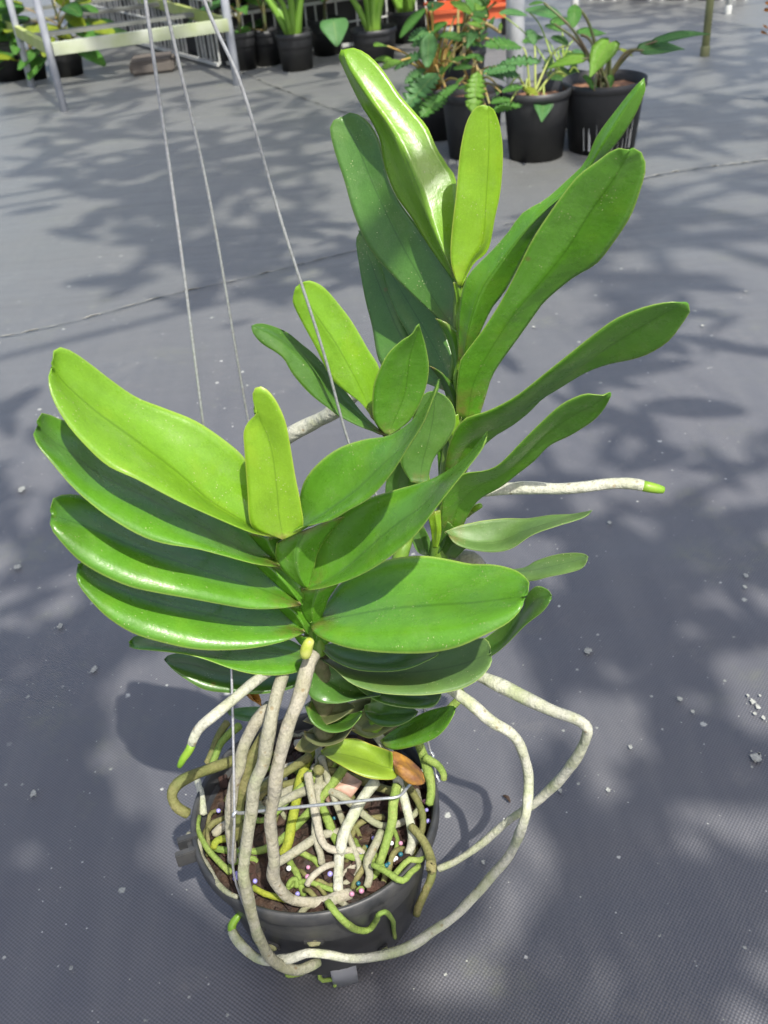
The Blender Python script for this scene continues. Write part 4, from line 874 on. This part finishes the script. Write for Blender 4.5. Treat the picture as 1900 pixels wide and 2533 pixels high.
def plant(name, label, cat, group, c, H, leaves, pet=None, r=.004, comp=2):
    """leaves: (frame, bx,by, tx,ty, Yb, Yt, width, mat, kind); stalks run from the pot centre"""
    e = empty(name, Vector((c.x, c.y, H - .02)), label, cat, group)
    for L in leaves:
        fr, bx, by, tx, ty, Yb, Yt, wd, mt, kd = L
        b = PY(*cv(fr, bx, by), Yb); t = PY(*cv(fr, tx, ty), Yt)
        root_ = Vector((c.x + random.uniform(-.02, .02), c.y + random.uniform(-.02, .02), H - .025))
        mid = root_.lerp(b, .55) + Vector((0, 0, .03 + .12 * (b - root_).length * .4))
        stalk(e, [root_, mid, b], r, r * .6, pet)
        bleaf(e, b, t, wd * .8, mt, kd)
        for _c in range(comp if kd == 'lobed' else min(comp, 1)):      # smaller leaves of the same plant beside it
            o1 = Vector((random.uniform(-.07, .07), random.uniform(0, .10), random.uniform(-.05, .04))); k_ = random.uniform(.5, .8)
            t2 = b + o1 + Vector(((t.x - b.x) * k_ + random.uniform(-.05, .05), random.uniform(-.05, .05), (t.z - b.z) * k_ + random.uniform(-.03, .03)))
            stalk(e, [root_, root_.lerp(b + o1, .5) + Vector((0, 0, .03)), b + o1], r * .8, r * .5, pet); bleaf(e, b + o1, t2, wd * .5, mt if mt != 'y' else 'g', kd)
    return e
random.seed(5)
c1, R1, H1 = nursery_pot(1338, 403, 164, 158, 'middle front pot of the right-hand group, holding the small plant with a yellow heart', NP)
c2, R2, H2 = nursery_pot(1507, 385, 200, 160, 'largest pot at the right, white lime streaks round its foot', NP, streaks=True)
c3, R3, H3 = nursery_pot(1180, 398, 150, 150, 'black pot half hidden behind the upright orchid leaf', NP)
c4, R4, H4 = nursery_pot(1088, 350, 130, 120, 'left-most pot of the right-hand group, under toothed leaves', NP)
c5, R5, H5 = nursery_pot(1400, 318, 135, 110, 'pot behind the middle one, seen between two front pots', NP)
c6, R6, H6 = nursery_pot(736, 178, 92, 84, 'black pot of the back row, directly above the glossy leaf tip', NP)
c7, R7, H7 = nursery_pot(604, 176, 76, 84, 'black pot of the back row beside the bench leg', NP)
c8, R8, H8 = nursery_pot(665, 165, 72, 78, 'shaded black pot between two pots of the back row', NP)
c9, R9, H9 = nursery_pot(932, 158, 112, 74, 'wide black pot at the right end of the back row', NP)
c10, R10, H10 = nursery_pot(812, 140, 80, 80, 'black pot of the back row behind the heart-shaped leaf', NP)
c11, R11, H11 = nursery_pot(24, 203, 92, 92, 'large dark pot cut off by the left edge', NP)
c12, R12, H12 = nursery_pot(86, 200, 60, 60, 'small black pot between the two left bench legs', NP)
c13, R13, H13 = nursery_pot(165, 192, 84, 62, 'black pot under the variegated yellow-green plant', NP)
c14, R14, H14 = nursery_pot(1010, 108, 90, 70, 'dark pot far back behind the toothed leaves', NP)

plant('philodendron_plant', 'small plant with a yellow young heart and toothed leaves in the middle front pot', 'plant', 'foliage plants in nursery pots', c1, H1,
  [('e', 245,640,230,745, 2.72,2.62, .075,'b','arrow'), ('e', 185,290,150,180, 2.85,2.9, .10,'b','lobed'), ('e', 110,300,-110,270, 2.8,2.75, .085,'g','lobed'),
   ('e', 30,540,-90,460, 2.72,2.66, .10,'b','lobed'), ('e', 400,290,300,220, 2.9,2.95, .08,'d','lobed'), ('e', 420,500,350,420, 2.9,2.9, .09,'d','lobed'), ('e', 130,560,215,600, 2.74,2.7, .06,'y','arrow'),
   ('e', 20,660,-70,620, 2.7,2.66, .07,'b','lobed')], simple('petiole_lime', (.34, .38, .10), .5, (.24, .32, .07), 20), .0036, 0)
plant('philodendron_plant', 'arrow-leaved plant with dark stalks in the largest right-hand pot', 'plant', 'foliage plants in nursery pots', c2, H2,
  [('e', 660,270,535,455, 2.72,2.62, .155,'l','arrow'), ('e', 870,320,1135,280, 2.75,2.78, .085,'b','arrow'), ('e', 720,310,805,345, 2.85,2.85, .035,'y','long'),
   ('e', 440,30,430,150, 2.8,2.72, .13,'g','long'), ('e', 480,220,640,190, 2.9,2.95, .12,'g','arrow'), ('e', 560,570,500,470, 2.7,2.7, .05,'g','lobed')], M_petdark, .006)
plant('philodendron_plant', 'plant with pale ribbed toothed leaves behind the upright orchid leaf', 'plant', 'foliage plants in nursery pots', c3, H3,
  [('d', 960,720,920,1090, 2.62,2.55, .115,'l','lobed'), ('d', 1000,760,1370,740, 2.66,2.7, .10,'b','lobed'), ('d', 1080,1060,1290,1010, 2.6,2.6, .08,'g','lobed'),
   ('d', 920,690,720,690, 2.68,2.68, .07,'g','lobed'), ('d', 1000,640,960,560, 2.75,2.8, .06,'g','lobed'), ('d', 900,1000,850,1080, 2.58,2.55, .045,'l','long'), ('d', 1180,900,1160,960, 2.7,2.66, .07,'g','arrow')], None, .0042)
plant('philodendron_plant', 'plant with orange-brown stalks and long dark leaves in the left pot of the group', 'plant', 'foliage plants in nursery pots', c4, H4,
  [('d', 560,740,240,1040, 2.85,2.75, .13,'b','lobed'), ('d', 650,960,400,1150, 2.78,2.7, .085,'g','lobed'), ('d', 180,620,0,680, 2.95,2.9, .11,'l','lobed'),
   ('d', 470,330,440,650, 3.0,2.9, .14,'b','long'), ('d', 560,350,780,390, 3.05,3.0, .13,'g','lobed'), ('d', 530,300,280,380, 3.05,3.0, .11,'b','lobed'), ('d', 640,480,590,400, 3.0,2.98, .09,'l','arrow'),
   ('d', 430,90,160,350, 3.0,3.0, .12,'g','long'), ('d', 480,120,580,-20, 3.0,3.1, .07,'g','long'), ('d', 700,640,860,560, 3.0,3.0, .05,'g','arrow'),
   ('d', 500,560,320,560, 3.0,3.0, .06,'d','arrow'), ('d', 760,370,900,330, 3.1,3.1, .08,'d','arrow')], simple('petiole_orange', (.42, .22, .06), .5, (.34, .30, .08), 20), .005)
plant('philodendron_plant', 'dark toothed foliage behind the steel post', 'plant', 'foliage plants in nursery pots', c5, H5,
  [('e', 300,340,250,440, 3.1,3.1, .12,'d','lobed'), ('e', 340,320,470,370, 3.15,3.15, .12,'d','lobed'), ('e', 360,200,260,150, 3.15,3.2, .12,'g','lobed'), ('e', 130,60,360,90, 3.2,3.1, .11,'b','long'),
   ('e', 420,330,540,350, 3.1,3.15, .10,'b','lobed'), ('e', 260,470,380,520, 3.1,3.05, .10,'d','lobed'), ('e', 470,470,560,520, 3.1,3.05, .08,'d','lobed')], M_stem, .003, 1)
c15, R15, H15 = nursery_pot(1150, 250, 120, 110, 'dark pot behind the group, below the orange trays', NP)
plant('philodendron_plant', 'upright lime-stalked plant in front of the orange trays', 'plant', 'foliage plants in nursery pots', c15, H15,
  [('d', 1000,180,830,-120, 3.6,3.7, .16,'g','arrow'), ('d', 960,130,1060,-60, 3.6,3.7, .14,'l','long'), ('d', 900,300,730,230, 3.5,3.5, .12,'d','arrow'), ('d', 980,420,1080,320, 3.5,3.5, .10,'b','arrow'), ('d', 1050,280,880,150, 3.3,3.3, .14,'g','arrow'), ('d', 1090,260,1140,150, 3.25,3.25, .13,'b','arrow'), ('d', 900,150,680,-20, 3.35,3.4, .16,'l','long'), ('d', 1190,330,1200,220, 3.1,3.1, .05,'l','long'), ('d', 930,320,850,480, 3.15,3.1, .12,'b','arrow'), ('d', 700,640,640,500, 3.2,3.2, .12,'l','lobed'), ('d', 820,600,980,560, 3.1,3.1, .12,'g','lobed'), ('d', 860,420,1010,470, 3.3,3.3, .12,'g','lobed')], M_petiole, .008)

def lily(c, R, H, label, n=7, hgt=.5, seed=1, w_=.11, px=None):
    random.seed(seed); e = empty('arum_plant', Vector((c.x, c.y, H - .02)), label, 'plant', 'upright arum plants in the back row')
    for k in range(n):
        a = 2 * PI * k / n + random.uniform(-.3, .3); b0 = Vector((c.x + math.cos(a) * .015, c.y + math.sin(a) * .015, H - .02))
        h = hgt * random.uniform(.7, 1.1); sp = random.uniform(.06, .22)
        b = b0 + Vector((math.cos(a) * sp, math.sin(a) * sp, h * .6)); stalk(e, [b0, b0.lerp(b, .5) + Vector((-math.cos(a) * .02, -math.sin(a) * .02, .03)), b], .016, .006, BL['l'])
        t = b + Vector((math.cos(a) * .22, math.sin(a) * .22, .05 + random.uniform(-.1, .12))); bleaf(e, b, t, w_ * random.uniform(.8, 1.2), random.choice('ggld'), 'arrow', droop=.25)
    return e
l1 = lily(c6, R6, H6, 'arum with thick pale stalks in the back-row pot above the glossy leaf tip', 8, .42, 3)
lily(c9, R9, H9, 'arum with thick pale stalks at the right end of the back row', 8, .42, 8)
lily(c14, R14, H14, 'leafy arum far back behind the toothed leaves', 7, .4, 12)
bleaf(l1, PY(825, 52, 4.1), PY(834, 108, 4.02), .11, 'b', 'heart')
def bushy(c, H, label, n, spread, hgt, mats, seed, wl=(.10, .17), ww=.06, kind='long', name='foliage_plant', grp='leafy plants in the back row'):
    random.seed(seed); e = empty(name, Vector((c.x, c.y, H - .02)), label, 'plant', grp)
    b0 = Vector((c.x, c.y, H - .03)); stalk(e, [b0, b0 + Vector((.01, 0, hgt * .5)), b0 + Vector((0, .01, hgt * .9))], .008, .004, M_petdark, 'stem')
    for k in range(n):
        a = random.uniform(0, 2 * PI); z = hgt * random.uniform(.05, 1); b = b0 + Vector((math.cos(a) * spread * .35, math.sin(a) * spread * .35, z))
        l = random.uniform(*wl); t = b + Vector((math.cos(a) * l, math.sin(a) * l, random.uniform(-.06, .08)))
        bleaf(e, b, t, ww * random.uniform(.8, 1.2), random.choice(mats), kind, droop=.2)
        if k % 2 == 0: stalk(e, [b0 + Vector((0, 0, z * .6)), b], .003, .002, M_petiole, n=5)
    return e
bushy(c7, H7, 'thin broad-leaved seedling in the back-row pot beside the bench leg', 9, .2, .30, 'gbl', 31, (.12, .18), .10, 'arrow')
bushy(c8, H8, 'thin-stemmed leafy plant between the first two back-row pots', 8, .2, .34, 'gbd', 32, (.10, .16), .08, 'arrow')
bushy(c10, H10, 'dark leafy plant behind the heart-shaped leaf', 14, .25, .34, 'gdd', 33, (.12, .2), .10, 'arrow')
bushy(c13, H13, 'variegated plant with yellow and green leaves under the bench', 30, .34, .24, 'ggdyyd', 34, (.12, .22), .075, 'long', 'croton_plant', 'plants under the bench')
bushy(c12, H12, 'small plant with green and yellowing leaves between the left bench legs', 16, .2, .14, 'gdyd', 35, (.10, .16), .06, 'long', 'croton_plant', 'plants under the bench')
e = empty('strap_leaved_plant', Vector((c11.x, c11.y, H11 - .02)), 'strappy green plant in the large pot at the left edge', 'plant')
for k in range(9):
    a = random.uniform(0, 6.28); b0 = Vector((c11.x + .02 * math.cos(a), c11.y + .02 * math.sin(a), H11 - .04))
    bleaf(e, b0, b0 + Vector((math.cos(a) * .10, math.sin(a) * .08, random.uniform(.26, .42))), .05, random.choice('gll'), 'long', droop=0)

# steel post, stakes
def post(px, py, rad, h, mat, label, name, cat, lean=(0, 0)):
    g0 = PZ(px, py, 0); e = empty(name, g0, label, cat); bm = bmesh.new()
    tube_into(bm, [g0 + Vector((lean[0] * k / 8, lean[1] * k / 8, h * k / 8)) for k in range(9)], rad, 16); bobj('pole', bm, mat, e, True)
    bm = bmesh.new(); lathe_into(bm, [(rad * 1.25, 0), (rad * 1.25, .03), (rad * 1.02, .035)], g0, 16); bobj('collar', bm, mat, e, True); return e
post(1275, 238, .031, 3.4, M_galv, 'thick galvanised steel post rising among the right-hand pots', 'support_post', 'post')
post(1743, 138, .014, 1.6, M_bamboo, 'thin greenish post standing alone at the upper right', 'stake', 'stake')
post(1800, 34, .012, 1.6, M_white, 'pale thin stake farthest back at the upper right', 'stake', 'stake')
post(1420, 85, .016, .9, M_white, 'short pale post behind the right-hand plants', 'stake', 'stake')

# ------------------------------------------------------------------ metal bench, left
A_ = PZ(80, 215); B_ = PZ(160, 275); C_ = PZ(588, 210)
D_ = C_ + (A_ - B_) * 2.6; A2 = B_ + (A_ - B_) * 2.6
bench = empty('metal_bench', (A_ + B_ + C_) / 3, 'grey galvanised nursery bench with a low pale shelf rail at the upper left', 'bench')
for p, r_ in ((A_, .014), (B_, .014), (C_, .0165), (D_, .014), (A2, .014)):
    bm = bmesh.new(); tube_into(bm, [p, p + Vector((0, 0, .3)), p + Vector((0, 0, .85))], r_, 12); bobj('leg', bm, M_leg, bench, True)
up = lambda p, z: Vector((p.x, p.y, z))
zs = PY(*cv('a', 400, 400), B_.y).z
bm = bmesh.new(); bar(bm, up(B_, zs) + Vector((.02, -.018, 0)), up(C_, zs) + Vector((0, -.018, 0)), .03, .042); bobj('shelf_rail', bm, M_rail, bench)
bm = bmesh.new(); bar(bm, up(B_, zs), up(A2, zs), .02, .04); bar(bm, up(C_, zs), up(D_, zs), .02, .04); bobj('side_rail', bm, M_railgreen, bench)
bm = bmesh.new()
for k in (2, 4.4, 6.6):
    f = k / 8; bar(bm, up(B_.lerp(A2, f), zs), up(C_.lerp(D_, f), zs), .05, .014)
bobj('shelf_slats', bm, M_slat, bench)
bm = bmesh.new()
for k in range(5):
    f = k / 4; bar(bm, up(B_.lerp(A2, f), .86), up(C_.lerp(D_, f), .86), .05, .012)
bar(bm, up(B_, .84), up(C_, .84), .03, .04); bobj('bench_top', bm, M_slat, bench)

# ------------------------------------------------------------------ stacked wire racks
def rack(p0, p1, h, label, depth, nrow=3, step=.020, inner=True):
    """upright stack of wire-fronted trays along p0-p1"""
    e = empty('wire_rack', (p0 + p1) / 2, label, 'rack', 'stacked white wire racks')
    d = (p1 - p0); L = d.length; x = d.normalized(); nrm = Vector((-x.y, x.x, 0))
    if nrm.y < 0: nrm = -nrm
    for r in range(nrow):
        z0 = .02 + r * h / nrow; z1 = z0 + h / nrow - .02
        bm = bmesh.new(); n = int(L / step)
        for k in range(n + 1):
            q = p0 + x * (L * k / n) + nrm * random.uniform(0, .004)
            if random.random() < .06: continue
            bar(bm, up(q, z0), up(q + nrm * random.uniform(-.004, .004), z1), .0075, .0075)
        bobj('wire_grid', bm, M_white, e)
        bm = bmesh.new()
        for z in (z0, (z0 + z1) / 2, z1): bar(bm, up(p0, z) - nrm * .006, up(p1, z) - nrm * .006, .010, .014 if z != (z0 + z1) / 2 else .006)
        bobj('rail', bm, M_slat if r % 2 else M_white, e)
        bm = bmesh.new(); c = (p0 + p1) / 2 + nrm * (.03 + depth / 2); ang = math.atan2(x.y, x.x)
        if inner: box(bm, up(c, (z0 + z1) / 2), L, depth, h / nrow - .03, ang); bobj('tray', bm, M_darkbox, e)
    return e
K0 = PZ(545, 172); K1 = PZ(230, 82)
rack(K0, K0 + (K1 - K0) * 1.25, .80, 'long row of white wire racks running away to the back left behind the bench', .35, 3, .042)
K2 = PZ(1150, 78); K0b = K0 + Vector((.03, .02, 0))
rack(K0b, K0b + (K2 - K0b) * 1.0, .80, 'row of white wire racks standing behind the back-row pots', .35, 4, .045)
# weathered block on the ground
g0 = PZ(372, 188); bm = bmesh.new(); box(bm, g0 + Vector((0, .12, .028)), .19, .20, .056, .1); bmesh.ops.bevel(bm, geom=bm.edges[:], offset=.012, segments=2, affect='EDGES')
tag(bobj('concrete_block', bm, M_block), 'low brownish weathered block on the ground in front of the wire racks', 'block')
# orange trays
for (x, y, wd, lab) in ((1102, 34, .13, 'left orange plastic tray standing behind the toothed plants'), (1222, 18, .14, 'right orange plastic tray, nearer the steel post')):
    p = PY(x, y, 4.6); e = empty('orange_tray', p, lab, 'tray', 'orange plastic trays'); bm = bmesh.new()
    for sx, sy, cx, cy in ((wd, .012, 0, -.12), (wd, .012, 0, .12), (.012, .228, -wd / 2 + .006, 0), (.012, .228, wd / 2 - .006, 0)): box(bm, p + Vector((cx, cy, 0)), sx, sy, .05)
    box(bm, p + Vector((0, 0, -.02)), wd - .026, .226, .008); bobj('tray_wall', bm, M_orange, e)
    for sy in (-1, 1): bm = bmesh.new(); box(bm, p + Vector((0, sy * .13, .026)), wd + .03, .018, .012); bobj('tray_rim', bm, M_orange, e)
    for sx in (-1, 1):
        for sy in (-1, 1): q = p + Vector((sx * wd * .4, sy * .09, -.025)); bm = bmesh.new(); bar(bm, q, Vector((q.x, q.y, 0)), .02, .02); bobj('leg', bm, M_darkbox, e)
ORD = 'first second third fourth fifth sixth seventh eighth ninth tenth eleventh twelfth thirteenth fourteenth'.split()
# far row of pots and stakes at the upper right
random.seed(77)
for k in range(9):
    x = 1500 + k * 44; g0 = PZ(x, 6 + (k % 2) * 4 + k * .4, 0) + Vector((0, .25, 0)); R = .10; H = .22; e = empty('nursery_pot', g0, ORD[k] + ' dark pot from the left in the shaded row along the top right edge', 'pot', 'far dark pots along the top right edge')
    bm = bmesh.new(); lathe_into(bm, [(0, 0), (R * .8, 0), (R, H), (R * .95, H), (R * .9, H - .03), (0, H - .03)], g0, 20); bobj('pot_wall', bm, M_potbg, e, True)
for k in range(14):
    x = 1470 + k * 30; g0 = PZ(x, 5, 0) + Vector((0, .08, 0)); bm = bmesh.new(); bar(bm, g0, g0 + Vector((0, 0, .4)), .012, .012); bar(bm, g0 + Vector((0, 0, 0)), g0 + Vector((0, .12, .02)), .02, .02)
    e = tag(bobj('white_stake', bm, M_white), ORD[k] + ' short white stake from the left, in front of the far dark pots', 'stake', 'white stakes in front of the far dark pots')
# plant with orange leaves at the right edge
c16, R16, H16 = nursery_pot(1995, 262, 110, 60, 'dark pot just outside the right edge, orange leaves reaching from it', NP)
e = empty('croton_plant', Vector((c16.x, c16.y, H16 - .02)), 'orange-leaved plant peeping in at the upper right edge', 'plant')
for (x0, y0, x1, y1) in ((1905, 90, 1884, 76), (1910, 80, 1890, 60), (1915, 30, 1892, 22), (1915, 14, 1895, 5), (1930, 60, 1960, 20), (1930, 90, 1970, 100)):
    b = PY(x0, y0, c16.y); t = PY(x1, y1, c16.y - .04); stalk(e, [Vector((c16.x, c16.y, H16 - .03)), b], .003, .002); bleaf(e, b, t, .04, 'o', 'long')

# ------------------------------------------------------------------ above the frame: shade-house pipes, and unseen foliage added to throw the dappled shade
random.seed(11)
ZH = 2.4
def over(px, py, z=ZH):
    g_ = PZ(px, py, 0); return g_ + SUN * (z / SUN.z)
SHP = [Vector((p.x, p.y)) - Vector((SUN.x, SUN.y)) * (p.z / SUN.z) for p in SAMPLES]
def hits(p, m):
    q = Vector((p.x, p.y)) - Vector((SUN.x, SUN.y)) * (p.z / SUN.z)
    return any((q - s_).length < m for s_ in SHP)
BLOB = [  # x, y on the ground in the photo, radius m, leaves, what
 (150,245,.30,30),(290,285,.34,44), (330,370,.36,60), (430,450,.34,60), (520,520,.32,60), (600,610,.24,44), (650,690,.18,26), (740,600,.16,24), (640,330,.34,30), (800,360,.30,30), (880,250,.4,30),
 (1300,600,.16,18), (1560,640,.22,26), (1700,560,.26,34), (1840,520,.3,34), (1500,860,.13,14), (1700,800,.15,18), (1850,760,.2,20), (1650,980,.16,18), (1850,1010,.16,18), (1400,1000,.10,10),
 (1560,1180,.12,22), (1720,1200,.14,26), (1450,1340,.12,26), (1600,1400,.13,30), (1750,1380,.12,26), (1850,1500,.10,18), (1330,1500,.09,20), (1480,1500,.09,20), (1595,1700,.05,10), (1680,1910,.06,12),
 (1700,2110,.09,26), (1850,2160,.09,26), (1350,2200,.08,20), (1420,2350,.08,24), (1500,2440,.08,20), (1750,2430,.09,20), (1880,2450,.09,20), (1870,1900,.06,10), (1250,2460,.06,12),
 (120,1330,.12,24), (260,1400,.10,18), (30,1050,.14,18), (200,1180,.12,16), (320,1560,.09,20), (300,1700,.10,30), (170,1790,.10,34), (330,1830,.10,30), (230,1930,.10,36), (360,2000,.10,34), (150,2060,.09,26), (300,2110,.08,22),
 (420,2140,.09,30), (450,2280,.09,30), (520,2420,.10,34), (380,2420,.09,26), (660,2500,.10,30), (240,2480,.09,26), (800,2520,.08,20), (90,2460,.08,20), (120,1650,.04,6),
 (1480,60,.5,60), (1650,110,.5,70), (1820,120,.5,70), (1700,230,.42,56), (1850,320,.36,50), (1620,330,.26,30), (1330,30,.5,40), (1020,420,.14,10), (330,140,.5,40), (520,120,.4,30)]
hb = None
for i, (x, y, R, n) in enumerate(BLOB):
    near = R <= .20; c = over(x, y, (2.2 if near else 4.0) + random.uniform(-.25, .3)); e = empty('shade_foliage', c, 'unseen leafy foliage added overhead to shade the ground cloth', 'plant', 'added shade foliage overhead')
    bm = bmesh.new(); uvl = bm.loops.layers.uv.new('UVMap')
    for k in range(int(n * ((.36 if x > 1000 else .55) if near else .85))):
        a = random.uniform(0, 2 * PI); r = R * (1.2 if near else 1.0) * math.sqrt(random.random()); b = c + Vector((math.cos(a) * r, math.sin(a) * r, random.uniform(-.08, .08)))
        a2 = random.uniform(0, 6.28)
        l = random.uniform(.10, .24) * (1.0 if R > .2 else .8); wd = l * random.uniform(.22, .42); t = b + Vector((math.cos(a2) * l, math.sin(a2) * l, random.uniform(-.05, .03)))
        if hits(b, .026) or hits(t, .026) or hits((b + t) / 2, .026): continue
        sd = Vector((-math.sin(a2), math.cos(a2), 0)); rows = []
        for s in (0, .2, .45, .7, .88, 1.0):
            m_ = b.lerp(t, s); hw = wd * .5 * math.sin(PI * (s * .92 + .05)) ** .7 if s < 1 else .001
            rows.append([bm.verts.new(m_ - sd * hw + Vector((0, 0, hw * .3))), bm.verts.new(m_), bm.verts.new(m_ + sd * hw + Vector((0, 0, hw * .3)))])
        for p, q in zip(rows, rows[1:]):
            for j in (0, 1): bm.faces.new((p[j], p[j + 1], q[j + 1], q[j]))
    bmesh.ops.solidify(bm, geom=bm.faces[:], thickness=.001)
    bobj('foliage', bm, BL['d'], e)
    bm = bmesh.new(); tube_into(bm, [c, c + Vector((0, 0, .5))], .0015, 6); bobj('hanger_wire', bm, M_wire, e)
for i, (y1, y2) in enumerate(((475, 385), (415, 330), (500, 420), (330, 235), (285, 200), (880, 700))):
    a = over(-100, y1 + 30, 3.0); b = over(1100, y2 - 90, 3.0); d = (b - a).normalized()
    bm = bmesh.new(); tube_into(bm, [a - d * 2, a, b, b + d * 3], .011, 8)
    tag(bobj('roof_pipe', bm, M_galv, None, True), 'thin shade-house roof pipe overhead, out of the picture', 'pipe', 'shade-house roof pipes overhead')
